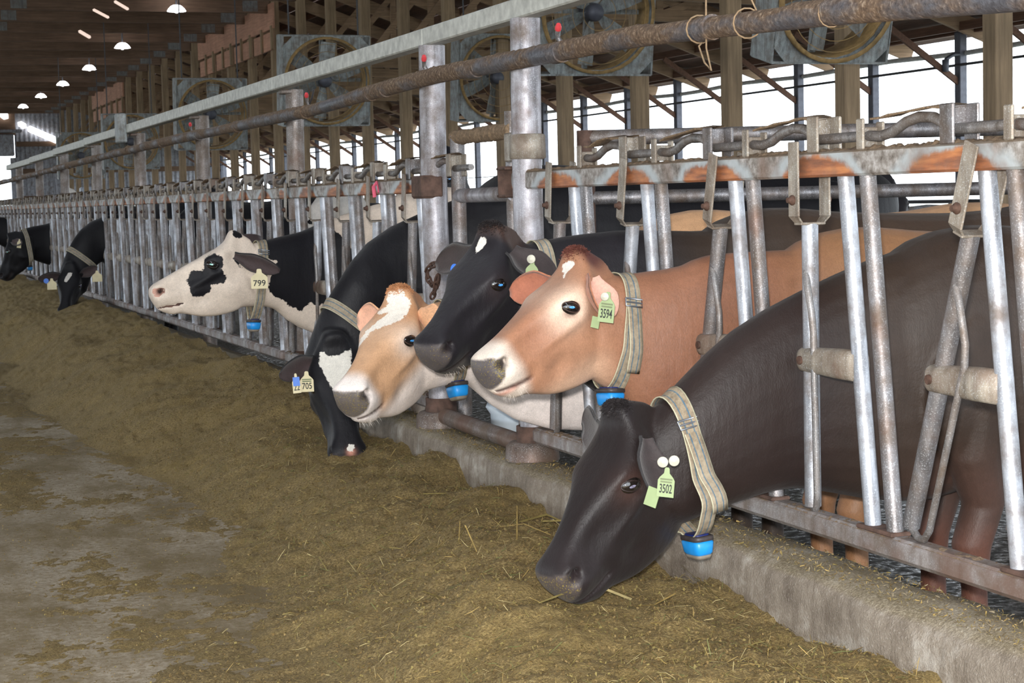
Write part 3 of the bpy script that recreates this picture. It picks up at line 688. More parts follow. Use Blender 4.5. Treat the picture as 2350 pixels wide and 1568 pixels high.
strand('twine', ring_pts(3.93, 0.034), 0.0018, 'pale wire ring tight around the dark pipe near the right edge')
strand('twine', [tuple(at_x(720, 205, PX)), tuple(at_x(716, 225, PX)), tuple(at_x(706, 248, PX)), (PX, 9.28, pz(9.28)+0.03)], 0.005, 'grey wire hanging from the pale rail down to the dark pipe', M['wire'])
# --- pass gate between the two tall posts
r = thing('pass_gate', (2.5, 7.42, 0.4), 'galvanised pipe gate in the gap between the two tall pale posts', 'gate')
def T_(n, pts, rad, mat, seg=14): mb = MB(); mb.tube(pts, rad, seg); return obj(n, mb, mat, r)
T_('gate_stile', ((2.5, 7.33, 0.48), (2.5, 7.335, 1.1), (2.5, 7.34, 1.69)), 0.032, M['bar_dull'])
T_('gate_stile', ((2.5, 6.68, 1.05), (2.5, 6.68, 1.4), (2.5, 6.68, 1.76)), 0.024, M['bar_dull'])
T_('mid_rail', ((2.5, 7.34, 1.433), (2.5, 7.0, 1.433), (2.5, 6.66, 1.434)), 0.031, M['pipe_post'])
ysg = np.arange(6.66, 7.36, 0.01); pts = [(2.5, y, 1.683) for y in ysg]
T_('top_rail', pts, [0.029+0.012*max(0, vnoise(np.array([y*80]), np.array([0.3]), 6)[0]+0.2) for y in ysg], M['crust'])
T_('threshold_pipe', ((2.42, 7.36, 0.475), (2.42, 6.9, 0.47), (2.42, 6.42, 0.468)), 0.036, M['base'])
# --- chain on the left post
r = thing('gate_chain', (FX-0.06, 7.4, 1.1), 'rusty link chain wrapped on the left pale post', 'chain')
cpts = [at_x(u, v, FX-0.07) for u, v in ((1012, 612), (1000, 606), (988, 610), (980, 622), (982, 636), (986, 648), (994, 655), (1003, 648), (1005, 634), (1000, 660), (995, 672), (992, 684))]
cpts = [Vector(p) for p in cpts]; acc = []
for a, b in zip(cpts[:-1], cpts[1:]):
    acc += [(a, b)]
for k, (a, b) in enumerate(acc):
    c = (a+b)/2; d = (b-a).normalized(); s = d.cross(Vector((1,0,0))).normalized() if k % 2 else Vector((1,0,0)); l_ = max(0.016, (b-a).length*0.75)
    mb = MB(); mb.tube([c+d*l_*math.cos(q)+s*0.011*math.sin(q) for q in [2*math.pi*i/10 for i in range(11)]], 0.005, 6, False); obj('chain_link', mb, M['chain'], r)
# --- pink ribbon on the far panel rail
mb = MB(); a = Vector(at_x(862, 428, FX-0.04)); mb.tube((a+Vector((0,0.02,-0.05)), a+Vector((-0.01,0.0,0)), a+Vector((0,-0.03,0.02)), a+Vector((0,-0.05,-0.03))), 0.01, 6, True, 0, 0.4)
o = obj('ribbon', mb, mat_plain('pink_ribbon', L(226, 104, 128), 0.6, 0, 0.15), None, tuple(a)); tag(o, 'pink ribbon tied to the top rail of the headlocks', 'ribbon')
# --- divider gate going off behind the cows
r = thing('pen_divider', (3.02, 7.15, 0), 'two rail pipe gate running away behind the cows at right', 'gate')
dv = Vector((1.8, -0.62, 0)); A0 = Vector((3.02, 7.15, 0))
for z, rad, nme in ((1.668, 0.034, 'top_pipe'), (1.408, 0.030, 'lower_pipe'), (1.0, 0.03, 'lower_pipe'), (0.6, 0.03, 'lower_pipe')):
    mb = MB(); mb.tube((A0+Vector((0,0,z)), A0+dv*0.6+Vector((0,0,z)), A0+dv*2.2+Vector((0,0,z))), rad, 14); obj(nme, mb, M['bar_dull'], r)
mb = MB(); mb.tube((A0, A0+Vector((0,0,1.0)), A0+Vector((0,0,1.70))), 0.038, 14); obj('gate_post', mb, M['rust'], r)
mb = MB(); mb.tube((A0+dv*2.2, A0+dv*2.2+Vector((0,0,1.0)), A0+dv*2.2+Vector((0,0,1.72))), 0.038, 14); obj('gate_post', mb, M['rust'], r)
# --- free stall loops further back
M['loop'] = mat_galv('stall_loop_zinc', (120, 124, 128), 0.2, 0.5)
for i in range(14):
    y = 7.5+1.22*i; x = 6.9; mb = MB()
    pts = [(x+1.3, y, 0.55), (x+0.5, y, 0.50), (x+0.1, y, 0.62), (x-0.1, y, 0.9), (x+0.05, y, 1.18), (x+0.5, y, 1.27), (x+1.0, y, 1.22), (x+1.6, y, 1.22)]
    sp = []
    for k in range(len(pts)-1):
        p0, p1, p2, p3 = [Vector(pts[min(max(k+d, 0), len(pts)-1)]) for d in (-1, 0, 1, 2)]
        for q in (0, 0.33, 0.66): sp.append(0.5*((2*p1)+(p2-p0)*q+(2*p0-5*p1+4*p2-p3)*q*q+(-p0+3*p1-3*p2+p3)*q**3))
    sp.append(Vector(pts[-1])); r = thing('stall_divider', (x+1.3, y, 0), 'grey bent pipe stall loop behind the feeding cows', 'stall loop', 'bent pipe stall loops in a row')
    mb.tube(sp, 0.03, 8); obj('loop', mb, M['loop'], r); mb = MB(); mb.tube(((x+1.55, y, 0), (x+1.55, y, 0.6), (x+1.55, y, 1.3)), 0.035, 8); obj('stall_post', mb, M['loop'], r)
# --- white trough glimpsed behind the gap
mb = MB(); c = Vector(at_y(1150, 950, 6.95)); prof = [(0.0, 0.0), (0.10, 0.0), (0.115, 0.03), (0.12, 0.52), (0.14, 0.55), (0.13, 0.57), (0.11, 0.55), (0.10, 0.06), (0.0, 0.04)]
mb.lathe((c.x+0.08, c.y, 0.0), prof, 28); o = obj('water_tub', mb, mat_plain('white_tub_plastic', L(200, 212, 222), 0.35, 0, 0.25, 5), None, (c.x+0.08, c.y, 0.0)); tag(o, 'white plastic tub behind the pale neck of the cream cow', 'tub')
mb = MB(); mb.rbox((9.45, 75, 1.18), (0.55, 0.55, 2.36), 0.05); o = obj('storage_tank', mb, mat_plain('pale_tank', L(176, 186, 200), 0.5, 0, 0.15, 2), None, (9.45, 75, 0)); tag(o, 'small pale blue white tank at the far end wall', 'tank')
# ------------------------------------------------------------------ cows
def cow_mat(name, patch=(232, 226, 216), ragged=0.010, rough=0.52, spec=0.4):
    """coat colour comes from the 'coat' attribute, hard edged markings from the signed 'patch' attribute, feed specks from 'dust'"""
    t = NT(name, rough); p = t.coord('Object')
    coat = t.attr('coat', 'Color'); pa = t.attr('patch'); du = t.attr('dust')
    n1 = t.noise(p, 60, 3, 0.6); n2 = t.noise(p, 240, 2, 0.6); n3 = t.noise(p, 16, 4, 0.6)
    e = t.math('ADD', pa, t.math('MULTIPLY', t.math('SUBTRACT', t.noise(p, 45, 4, 0.7), 0.5), ragged*4))
    k = t.new('ShaderNodeMapRange', clamp=True); t.put(k.inputs[0], e); k.inputs[1].default_value = -0.0016; k.inputs[2].default_value = 0.0016
    c = t.mix(k.outputs[0], coat, L(*patch))
    fur = t.math('ADD', t.math('MULTIPLY', n2, 0.30), t.math('ADD', t.math('MULTIPLY', n1, 0.22), t.math('MULTIPLY', n3, 0.40)))
    g = t.ramp(fur, ((0.30, 0.80), (0.62, 1.15)))
    c = t.mix(1.0, c, g, 'MULTIPLY')
    sp = t.math('ADD', t.noise(p, 190, 3, 0.7), t.math('MULTIPLY', t.math('SUBTRACT', du, 1.0), 0.5))
    sf = t.ramp(sp, ((0.50, 0.0), (0.56, 0.85)))
    c = t.mix(sf, c, t.ramp(n2, ((0.35, L(96, 84, 40)), (0.65, L(150, 132, 70)))))
    wr = t.noise(t.mapping(p, (1, 1, 0.16)), 46, 2, 0.5); hr = t.noise(t.mapping(p, (0.5, 0.5, 0.22)), 620, 2, 0.6)
    c = t.mix(t.math('MULTIPLY', t.ramp(hr, ((0.35, 1.0), (0.6, 0.0))), 0.13), c, (0.02, 0.015, 0.012, 1))
    t.color(c); t.bump(t.math('ADD', t.math('MULTIPLY', hr, 0.8), t.math('ADD', t.math('MULTIPLY', wr, 1.5), n1)), 0.26, 0.004)
    t.b.inputs['Sheen Weight'].default_value = 0.05; t.b.inputs['Sheen Roughness'].default_value = 0.5
    t.b.inputs['Specular IOR Level'].default_value = spec
    return t.m
def eye_mat():
    t = NT('eye_dark', 0.04); t.b.inputs['Base Color'].default_value = (0.012, 0.009, 0.008, 1); t.b.inputs['Coat Weight'].default_value = 1.0; t.b.inputs['Coat Roughness'].default_value = 0.02; return t.m
M['eye'] = eye_mat()
def eyeshine_mat(n, c):  # flash reflection in the eye, put into the base colour
    t = NT(n, 0.15); t.color(t.ramp(t.noise(t.coord(), 160, 2), ((0.35, tuple(q*0.35 for q in L(*c)[:3])+(1,)), (0.6, L(*c))))); t.b.inputs['Coat Weight'].default_value = 1.0; return t.m
M['eyeshine'] = eyeshine_mat('eyeshine_blue', (92, 178, 255)); M['eyeshine_pale'] = eyeshine_mat('eyeshine_pale', (150, 146, 170)); M['eyeshine_green'] = eyeshine_mat('eyeshine_green', (120, 220, 200)); M['eyeshine_violet'] = eyeshine_mat('eyeshine_violet', (150, 130, 255))
M['lid'] = mat_plain('eyelid_skin', L(46, 36, 34), 0.4, 0, 0.3, 80, 0.2)
M['lid_tan'] = mat_plain('tan_eyelid_skin', L(66, 48, 42), 0.5, 0, 0.3, 80, 0.2); M['lid_black'] = mat_plain('eyelid_black_skin', L(26, 23, 24), 0.4, 0, 0.3, 80, 0.2)
M['tag_green'] = mat_plain('green_ear_tag', L(142, 158, 114), 0.5, 0, 0.06, 20); M['tag_cream'] = mat_plain('cream_ear_tag', L(212, 200, 160), 0.5, 0, 0.08, 20)
M['button'] = mat_plain('cream_tag_button', L(200, 198, 182), 0.45, 0, 0.06, 20); M['ink'] = mat_plain('black_ink', L(28, 30, 28), 0.6, 0, 0.1)
M['blue_tag'] = mat_plain('blue_ear_tag', L(52, 112, 206), 0.45, 0, 0.1, 20); M['ink_soft'] = mat_plain('faded_ink', L(108, 118, 84), 0.6, 0, 0.1)
M['blue_box'] = mat_plain('blue_sensor_plastic', L(28, 138, 214), 0.4, 0, 0.14, 25); M['box_trim'] = mat_plain('dark_box_trim', L(62, 56, 56), 0.5, 0.1, 0.4, 60); M['box_base'] = mat_plain('grey_box_base', L(120, 112, 100), 0.6, 0, 0.2, 40); M['box_dark'] = mat_plain('navy_box_inside', L(22, 36, 96), 0.5, 0, 0.2, 40)
M['buckle'] = mat_plain('wire_buckle', L(150, 156, 166), 0.3, 0.8, 0.2, 50)
def strap_mat():
    t = NT('webbing_collar', 0.8); w = t.attr('across'); p = t.coord()
    n = t.noise(p, 60, 4, 0.7); n2 = t.noise(p, 7, 3)
    c = t.ramp(n, ((0.3, L(106, 92, 76)), (0.7, L(160, 146, 122))))
    c = t.mix(t.ramp(n2, ((0.4, 0.0), (0.7, 0.45))), c, L(170, 160, 142))
    s = t.math('ABSOLUTE', t.math('SUBTRACT', t.math('ABSOLUTE', w), 0.42))
    line = t.math('LESS_THAN', s, 0.075)
    c = t.mix(t.math('MULTIPLY', line, t.ramp(n, ((0.25, 0.95), (0.7, 0.55)))), c, L(46, 92, 116))
    edge = t.math('GREATER_THAN', t.math('ABSOLUTE', w), 0.90); c = t.mix(t.math('MULTIPLY', edge, 0.6), c, L(206, 206, 176))
    t.color(c); t.bump(t.math('ADD', n, t.math('MULTIPLY', line, -0.5)), 0.3, 0.004); return t.m
M['collar'] = strap_mat()

# control cage of the head: t along poll->muzzle, dorsal depth, ventral depth, half widths high / middle / low (fractions of head length)
HEAD = np.array([
 (-.13, .065,.47,.075,.100,.070), (-.08,-.015,.51,.085,.115,.080), (-.035,-.085,.535,.095,.125,.090), (.01,-.102,.56,.112,.130,.095),
 (.05,-.075,.585,.138,.137,.100), (.10,-.032,.61,.170,.150,.108), (.20,-.006,.645,.207,.165,.116), (.32, .000,.655,.226,.170,.118), (.43, .006,.638,.196,.166,.112),
 (.55, .010,.602,.148,.154,.104), (.67, .016,.545,.116,.138,.096), (.78, .024,.465,.107,.124,.088), (.87, .028,.400,.118,.128,.086),
 (.94, .034,.362,.132,.132,.088), (.99, .048,.330,.128,.124,.082), (1.02,.078,.292,.104,.098,.064), (1.04,.120,.240,.06,.06,.035)])
def catmull(A, n):
    A = np.asarray(A, float); out = []; m = len(A)
    for i in range(m-1):
        p0, p1, p2, p3 = A[max(i-1,0)], A[i], A[i+1], A[min(i+2,m-1)]
        for q in np.arange(n)/n: out.append(0.5*((2*p1)+(p2-p0)*q+(2*p0-5*p1+4*p2-p3)*q*q+(-p0+3*p1-3*p2+p3)*q**3))
    out.append(A[-1]); return np.array(out)
def head_rings():
    rows = catmull(HEAD, 3); rings = []
    for t_, T, B, wu, wm, wl in rows:
        D = B-T
        half = np.array([(0, 0), (.50*wu, .008), (.86*wu, .07), (wu, .20), ((wu+wm)/2*1.0, .36), (wm, .52), ((wm*.45+wl*.55), .70), (wl*.86, .86), (wl*.5, .965), (0, 1.0)])
        half = catmull(half, 3); pts = [(t_, w, T+f*D) for w, f in half]+[(t_, -w, T+f*D) for w, f in half[-2:0:-1]]
        rings.append(pts)
    return rings
HR = head_rings()
def hframe(yaw, pitch, roll):
    F = np.array([-math.cos(pitch)*math.cos(yaw), -math.cos(pitch)*math.sin(yaw), -math.sin(pitch)])
    U = np.array([0,0,1.])-F*F[2]; U /= np.linalg.norm(U); S = np.cross(U, F); c, s = math.cos(roll), math.sin(roll)
    return F, c*S+s*U, c*U-s*S
def ell_ring(c, up, lat, hv, hl, n=26, e=0.88):
    return [Vector(c)+Vector(up)*hv*np.sign(math.sin(q))*abs(math.sin(q))**e+Vector(lat)*hl*np.sign(math.cos(q))*abs(math.cos(q))**e for q in [2*math.pi*k/n for k in range(n)]]
def tube_path(mb, path, n=26):
    """path rows: x y z half-height half-width; ring planes follow the path, width stays level"""
    P = catmull(np.array(path, float), 4); lat0 = None
    rings = []
    for i in range(len(P)):
        d = P[min(i+1, len(P)-1), :3]-P[max(i-1, 0), :3]; d /= np.linalg.norm(d)
        lat = np.cross(d, (0,0,1.0)); ln = np.linalg.norm(lat)
        lat = lat/ln if ln > 0.25 else (lat0 if lat0 is not None else np.array([0,1.0,0]))
        if lat0 is not None and lat@lat0 < 0: lat = -lat
        lat0 = lat; up = np.cross(lat, d); up = up/np.linalg.norm(up)
        rings.append(ell_ring(P[i,:3], up, lat, P[i,3], P[i,4], n))
    mb.loft(rings)
BODY = [(-.10,.93,.22,.13),(.05,.93,.31,.19),(.25,.945,.38,.235),(.55,.905,.40,.29),(.95,.890,.40,.345),(1.25,.94,.365,.325),(1.5,1.02,.315,.28),(1.72,1.08,.24,.22),(1.88,1.10,.15,.13),(1.93,1.10,.07,.06)]
def smooth_remesh(mb, vox, it, name):
    me = mb.mesh(name+'_raw', [], (0,0,0)); o = bpy.data.objects.new('tmp', me); COL.objects.link(o)
    m = o.modifiers.new('r', 'REMESH'); m.mode = 'VOXEL'; m.voxel_size = vox; m.use_smooth_shade = True
    s = o.modifiers.new('s', 'SMOOTH'); s.factor = 0.5; s.iterations = it
    dg = bpy.context.evaluated_depsgraph_get(); dg.update(); out = bpy.data.meshes.new_from_object(o.evaluated_get(dg))
    bpy.data.objects.remove(o); bpy.data.meshes.remove(me); out.name = name; return out
def gauss(t, s, d, c, r):
    return np.exp(-(((t-c[0])/r[0])**2+((s-c[1])/r[1])**2+((d-c[2])/r[2])**2))
def lerp3(C, col, w): return C*(1-w[:,None])+np.array(L(*col)[:3])[None,:]*w[:,None]
def poly_sd(px, py, poly):
    """signed distance to a polygon, positive inside"""
    P = np.array(poly, float); best = np.full(px.shape, 1e9); ins = np.zeros(px.shape, bool)
    for i in range(len(P)):
        a, b = P[i], P[(i+1) % len(P)]; e = b-a; wx, wy = px-a[0], py-a[1]
        q = np.clip((wx*e[0]+wy*e[1])/max(e@e, 1e-12), 0, 1); best = np.minimum(best, np.hypot(wx-q*e[0], wy-q*e[1]))
        cr = (a[1] > py) != (b[1] > py); xs = a[0]+(py-a[1])*e[0]/(e[1] if abs(e[1]) > 1e-12 else 1e-12); ins ^= cr & (px < xs)
    return np.where(ins, best, -best)

def cow(label, poll, yaw, pitch, roll, Lh, neck, body_at, wither, vox, paint, mat, lat=1.0, heading=0.0, lids='lid', eyeshine='eyeshine', far_eye=True, ears=True, legs=True, smooth=5, head_w=1.0, jaw=1.0):
    poll = np.array(poll, float); F, S, U = hframe(R(yaw), R(pitch), R(roll))
    H = lambda t_, s, d: poll+Lh*(t_*F+s*S-(d*jaw if d > 0 else d)*U)
    mb = MB(); mb.loft([[Vector(H(t_, s*head_w, d)) for t_, s, d in ring] for ring in HR])
    # neck from inside the head through the fence to the shoulder
    k = wither/1.33; bx, by = body_at; ch, sh = math.cos(heading), math.sin(heading)
    Bd = lambda b, l, z: (bx+b*k*ch-l*k*lat*sh, by+b*k*sh+l*k*lat*ch, z*k)
    path = [(*H(.40,0,.36), .10*Lh/.5, .07*Lh/.5), (*H(.24,0,.35), .140*Lh/.5, .085*Lh/.5)]+[tuple(q) for q in neck]
    path += [(*Bd(.10,0,.89), .37*k, .185*k*lat), (*Bd(.45,0,.95), .30*k, .22*k*lat)]
    tube_path(mb, path)
    tube_path(mb, [(*Bd(b,0,z), hv*k, hl*k*lat) for b, z, hv, hl in BODY], 32)
    for l in (-1, 1):
        tube_path(mb, [(*Bd(.32,l*.13,1.16), .03*k, .02*k), (*Bd(.26,l*.155,1.04), .10*k, .055*k), (*Bd(.21,l*.165,.90), .15*k, .07*k), (*Bd(.19,l*.165,.76), .13*k, .07*k), (*Bd(.21,l*.15,.64), .05*k, .03*k)], 14)
        mb.tube([Vector(Bd(*q)) for q in ((1.52,l*.22,1.22),(1.50,l*.27,1.16),(1.50,l*.22,1.08))], [.03*k, .055*k, .03*k], 10)
        if legs:
            mb.tube([Vector(Bd(*q)) for q in ((.24,l*.15,.85),(.22,l*.15,.66),(.26,l*.14,.52),(.22,l*.14,.40),(.23,l*.14,.28),(.23,l*.14,.14),(.20,l*.14,.08),(.18,l*.14,0.0))], [q*k for q in (.11,.085,.062,.058,.038,.042,.046,.058)], 14)
            mb.tube([Vector(Bd(*q)) for q in ((1.60,l*.17,1.0),(1.52,l*.18,.78),(1.58,l*.17,.62),(1.72,l*.16,.48),(1.70,l*.16,.30),(1.69,l*.16,.14),(1.66,l*.16,.08),(1.64,l*.16,0.0))], [q*k for q in (.17,.15,.09,.062,.042,.045,.048,.06)], 14)
    me = smooth_remesh(mb, vox, smooth, 'body'); n = len(me.vertices); V = np.empty(n*3, np.float32); me.vertices.foreach_get('co', V); V = V.reshape(-1, 3).astype(float)
    q = (V-poll)/Lh; t_ = q@F; s_ = q@S/head_w; d_ = -(q@U); d_ = np.where(d_ > 0, d_/jaw, d_)
    near = (t_ > -.2) & (t_ < 1.15) & (np.abs(s_) < .35) & (d_ > -.15) & (d_ < .75)
    def push(c, r, amt, dirv):
        for sg in (-1, 1):
            w = gauss(t_, s_, d_, (c[0], sg*c[1], c[2]), r)*near*amt
            dv = dirv[0]*F+sg*dirv[1]*S-dirv[2]*U; nonlocal_V[:] = nonlocal_V+w[:,None]*dv[None,:]*Lh
    nonlocal_V = V
    push((.375,.22,.035), (.09,.10,.035), .022, (0,1,-.35))       # brow ridge
    push((.345,.215,.155), (.042,.09,.038), .030, (0,-1,0))        # eye socket
    push((.40,.19,.19), (.10,.10,.035), .010, (0,1,0))             # below the eye
    push((.52,.17,.22), (.16,.10,.032), .020, (0,1,0))             # facial crest
    push((.30,.17,.42), (.13,.12,.12), .030, (0,1,0))              # masseter
    push((.60,.15,.38), (.09,.10,.07), .026, (0,-1,0))             # hollow in front of the cheek
    push((.15,.17,.13), (.05,.09,.05), .024, (0,-1,0))             # temple
    push((.075,.15,.46), (.035,.10,.16), .022, (0,-1,0))           # fold behind the jaw
    push((.70,.12,.13), (.14,.06,.05), .012, (0,-1,0))             # side of the nose
    push((.78,.12,.30), (.05,.08,.05), .012, (0,-1,0))             # mouth corner
    push((.22,.20,.06), (.06,.08,.05), .010, (0,1,0))              # frontal crest
    push((.955,.105,.120), (.034,.06,.026), .10, (-.75,-.70,.1)); push((.925,.125,.135), (.026,.05,.016), .035, (-.2,-1,0))   # nostril
    push((.935,.125,.075), (.05,.05,.025), .014, (0,1,-.3))        # nostril wing
    push((.915,.135,.20), (.07,.07,.06), .012, (0,1,0))            # upper lip
    push((.90,.06,.36), (.07,.10,.05), .016, (.1,0,1))             # chin
    # mouth groove
    mt = np.clip((t_-.79)/(1.02-.79), 0, 1); md = .330-.060*mt; g = np.exp(-((d_-md)/max(.012, vox*.75/Lh))**2)*sstep(.765, .80, t_)*near*(np.abs(s_) > .03)
    V -= (g*.020)[:,None]*(np.sign(s_)[:,None]*S[None,:])*Lh
    for j in range(3):                                              # skin wrinkles on the neck
        pass
    me.vertices.foreach_set('co', V.astype(np.float32).ravel()); me.update()
    q = (V-poll)/Lh; t_ = q@F; s_ = q@S/head_w; d_ = -(q@U); d_ = np.where(d_ > 0, d_/jaw, d_)
    ctx = dict(t=t_, s=s_, d=d_, V=V, near=near, Lh=Lh, bx=bx, H=H)
    coat, patch, dust = paint(ctx)
    # shade of the nostril hollows and mouth groove is painted dark over any coat
    for sg in (-1, 1):
        w = np.clip(1.7*gauss(t_, s_, d_, (.935, sg*.09, .122), (.036, .075, .030))*near, 0, 1); coat = lerp3(coat, (30, 20, 21), w*.97); patch = np.where(w > .3, -0.05, patch)
    coat = lerp3(coat, (66, 44, 40) if coat[:,0].mean() > .1 or patch.max() > .03 and lids == 'lid_black' and vox < .012 and (patch > 0).mean() > .08 else (36, 28, 28), g*.95); patch = np.where(g > .55, -.05, patch)
    a = me.attributes.new('coat', 'FLOAT_COLOR', 'POINT'); a.data.foreach_set('color', np.concatenate([coat, np.ones((n,1))], 1).astype(np.float32).ravel())
    a = me.attributes.new('patch', 'FLOAT', 'POINT'); a.data.foreach_set('value', patch.astype(np.float32))
    a = me.attributes.new('dust', 'FLOAT', 'POINT'); a.data.foreach_set('value', dust.astype(np.float32))
    root = thing('cow', (bx, by, 0), label, 'cow')
    me.materials.append(mat); me.transform(Matrix.Translation(-Vector((bx, by, 0))))
    body = obj('body', me, None, root)
    bvh = BVHTree.FromPolygons([Vector(v) for v in V], [tuple(p.vertices) for p in me.polygons])
    ctx.update(root=root, bvh=bvh, F=F, S=S, U=U, poll=poll, head_w=head_w)
    for sg in ((1, -1) if far_eye else (1,)):
        o_ = Vector(H(.372, sg*.6, .108)); hit = bvh.ray_cast(o_, Vector(-sg*S))
        if hit[0] is None: continue
        Sv = Vector(S)*sg; c = hit[0]+Sv*0.000; rad = .0310*Lh/.49; out = (Sv+Vector(F)*.25+Vector(U)*.12).normalized()
        c = c-out*rad*0.66
        ax1 = Vector(F)*.80+Vector(U)*.60; ax1 = (ax1-out*ax1.dot(out)).normalized(); ax2 = out.cross(ax1)
        def oval(mb_): mb_.v = [tuple(Vector(p)+ax1*((Vector(p)-c).dot(ax1))*.24-ax2*((Vector(p)-c).dot(ax2))*.08) for p in mb_.v]; return mb_
        mb = MB(); mb.lathe(c, [(rad*math.sin(q), rad*math.cos(q)) for q in np.linspace(0, math.pi, 15)], 20, out); ey = obj('eye', oval(mb), M['eye'], root)
        mb = MB()
        vs = []
        for i in range(5):
            for kk in range(14):
                al = 2*math.pi*kk/14; rr_ = i/4; u_ = ax1*math.cos(al)*rr_*.26+ax2*math.sin(al)*rr_*.13; vs.append(c+(out+u_).normalized()*rad*1.012)
        fs = [(i*14+kk, i*14+(kk+1) % 14, (i+1)*14+(kk+1) % 14, (i+1)*14+kk) for i in range(4) for kk in range(14)]
        mb.add(vs, [f if sg > 0 else f for f in fs]); obj('eyeshine', oval(mb), M[eyeshine], ey)
        mb = MB(); nn_ = 24; vs = []                                # lids: skin from the almond opening out to the socket
        for kx, ky, kr in ((.98, .80, 1.0), (1.01, .84, 1.045), (1.10, .96, 1.05), (1.26, 1.10, 1.0), (1.44, 1.26, .90)):
            for kk in range(nn_):
                al = 2*math.pi*kk/nn_; x = math.cos(al)*kx; y = math.sin(al)*ky*(1.0 if math.sin(al) > 0 else .86)*(1-.25*abs(math.cos(al))**3)
                vs.append(c+(out+(ax1*x+Vector(U)*y-out*(Vector(U)*y).dot(out))*.98).normalized()*rad*kr)
        fs = [(i*nn_+kk, i*nn_+(kk+1) % nn_, (i+1)*nn_+(kk+1) % nn_, (i+1)*nn_+kk) for i in range(4) for kk in range(nn_)]
        mb.add(vs, fs)
        obj('eyelid', oval(mb), M[lids], root)
    return ctx

def ear(ctx, sg, base, tip, openw, width, coat, inner, cup=0.45, bend=0.0):
    """leaf shaped cupped ear from a root on the head (t, s, d) to a tip in the world, opening towards openw"""
    H = ctx['H']; b = Vector(H(base[0], sg*base[1]*ctx['head_w'], base[2])); D = Vector(tip)-b; length = D.length; D.normalize()
    O = Vector(openw); O = (O-D*O.dot(D)).normalized(); W = D.cross(O)
    mb = MB(); na, nb = 12, 12; outer = []; inn = []
    for i in range(na+1):
        a = i/na; w = width/2*(0.40+0.60*sstep(0, .45, np.array(a)))*(max(0.0, 1-((a-.45)/.57)**2 if a > .45 else 1.0))**0.55; w = max(w, 0.004)
        cc = cup*(1-0.35*a)
        for j in range(nb+1):
            x = -1+2*j/nb; ang = x*1.25*(1.0-0.3*a)*(cup/.45)
            y = w*math.sin(ang)/max(math.sin(1.25*(1-.3*a)*(cup/.45)), .3); z = w*(1-math.cos(ang))*1.1
            p = b+D*(length*a)+W*y+O*(z-w*cc*0.8+bend*a*a*length)
            nrm = (W*-math.sin(ang)+O*math.cos(ang)).normalized(); th = 0.0042*(1-.4*a)
            outer.append(p-nrm*th); inn.append(p+nrm*th)
    m = nb+1; fs_o = [(i*m+j, i*m+j+1, (i+1)*m+j+1, (i+1)*m+j) for i in range(na) for j in range(nb)]
    n0 = len(outer); mb.add(outer+inn, [], True)
    mb.f = []; mb.sm = []; mb.mi = []
    flip = sg > 0
    for f in fs_o:
        mb.f.append(f); mb.sm.append(True); mb.mi.append(0); mb.f.append(tuple(reversed([q+n0 for q in f]))); mb.sm.append(True); mb.mi.append(1)
    for i in range(na):
        for j in (0, nb):
            a_, b_ = i*m+j, (i+1)*m+j; mb.f.append((a_, b_, b_+n0, a_+n0)); mb.sm.append(True); mb.mi.append(0)
    for j in range(nb):
        a_, b_ = na*m+j, na*m+j+1; mb.f.append((a_, b_, b_+n0, a_+n0)); mb.sm.append(True); mb.mi.append(0)
    o = obj('ear', mb, [coat, inner], ctx['root']); return b, D, O, W
def tuft(ctx, cen, r, N, ln, mat, lean=(-.5,0,-.3), name='poll_hair', wid=.0011, seed=3, spread=.35):
    """short hair strands rooted on the body surface around a head point"""
    g = np.random.default_rng(seed); F, S, U, H = ctx['F'], ctx['S'], ctx['U'], ctx['H']; mb = MB(); ln_ = Vector(lean[0]*F+lean[1]*S-lean[2]*U)
    for i in range(N):
        q = g.normal(0, 1, 3); p = Vector(H(cen[0]+q[0]*r[0], cen[1]+q[1]*r[1], cen[2]+q[2]*r[2])); hit = ctx['bvh'].find_nearest(p)
        if hit[0] is None: continue
        n = hit[1]; l_ = ln*g.uniform(.5, 1.2); d = (n*.55+ln_*1.1+Vector(g.normal(0, spread, 3))).normalized(); s = d.cross(Vector(g.normal(0, 1, 3))).normalized()*wid; b = hit[0]-n*.001; m = b+d*l_*.55; e = b+(d*.85+ln_*.35).normalized()*l_
        mb.add([b-s, b+s, m+s*.8, m-s*.8, e], [(0,1,2,3), (3,2,4)], True)
    o = obj(name, mb, mat, ctx['root']); o['kind'] = 'stuff'; return o
def fur(name, c, var=0.3):
    t = NT(name, 0.7); p = t.coord(); n = t.noise(p, 150, 3, 0.7); k = t.noise(p, 25, 3); b = L(*c)
    cc = t.ramp(t.math('ADD', t.math('MULTIPLY', n, 0.5), t.math('MULTIPLY', k, 0.5)), ((0.32, tuple(q*(1-var) for q in b[:3])+(1,)), (0.66, tuple(min(1, q*(1+var)) for q in b[:3])+(1,))))
    t.color(cc); t.bump(n, 0.4, 0.004); t.b.inputs['Sheen Weight'].default_value = 0.2; return t.m
FONT = None
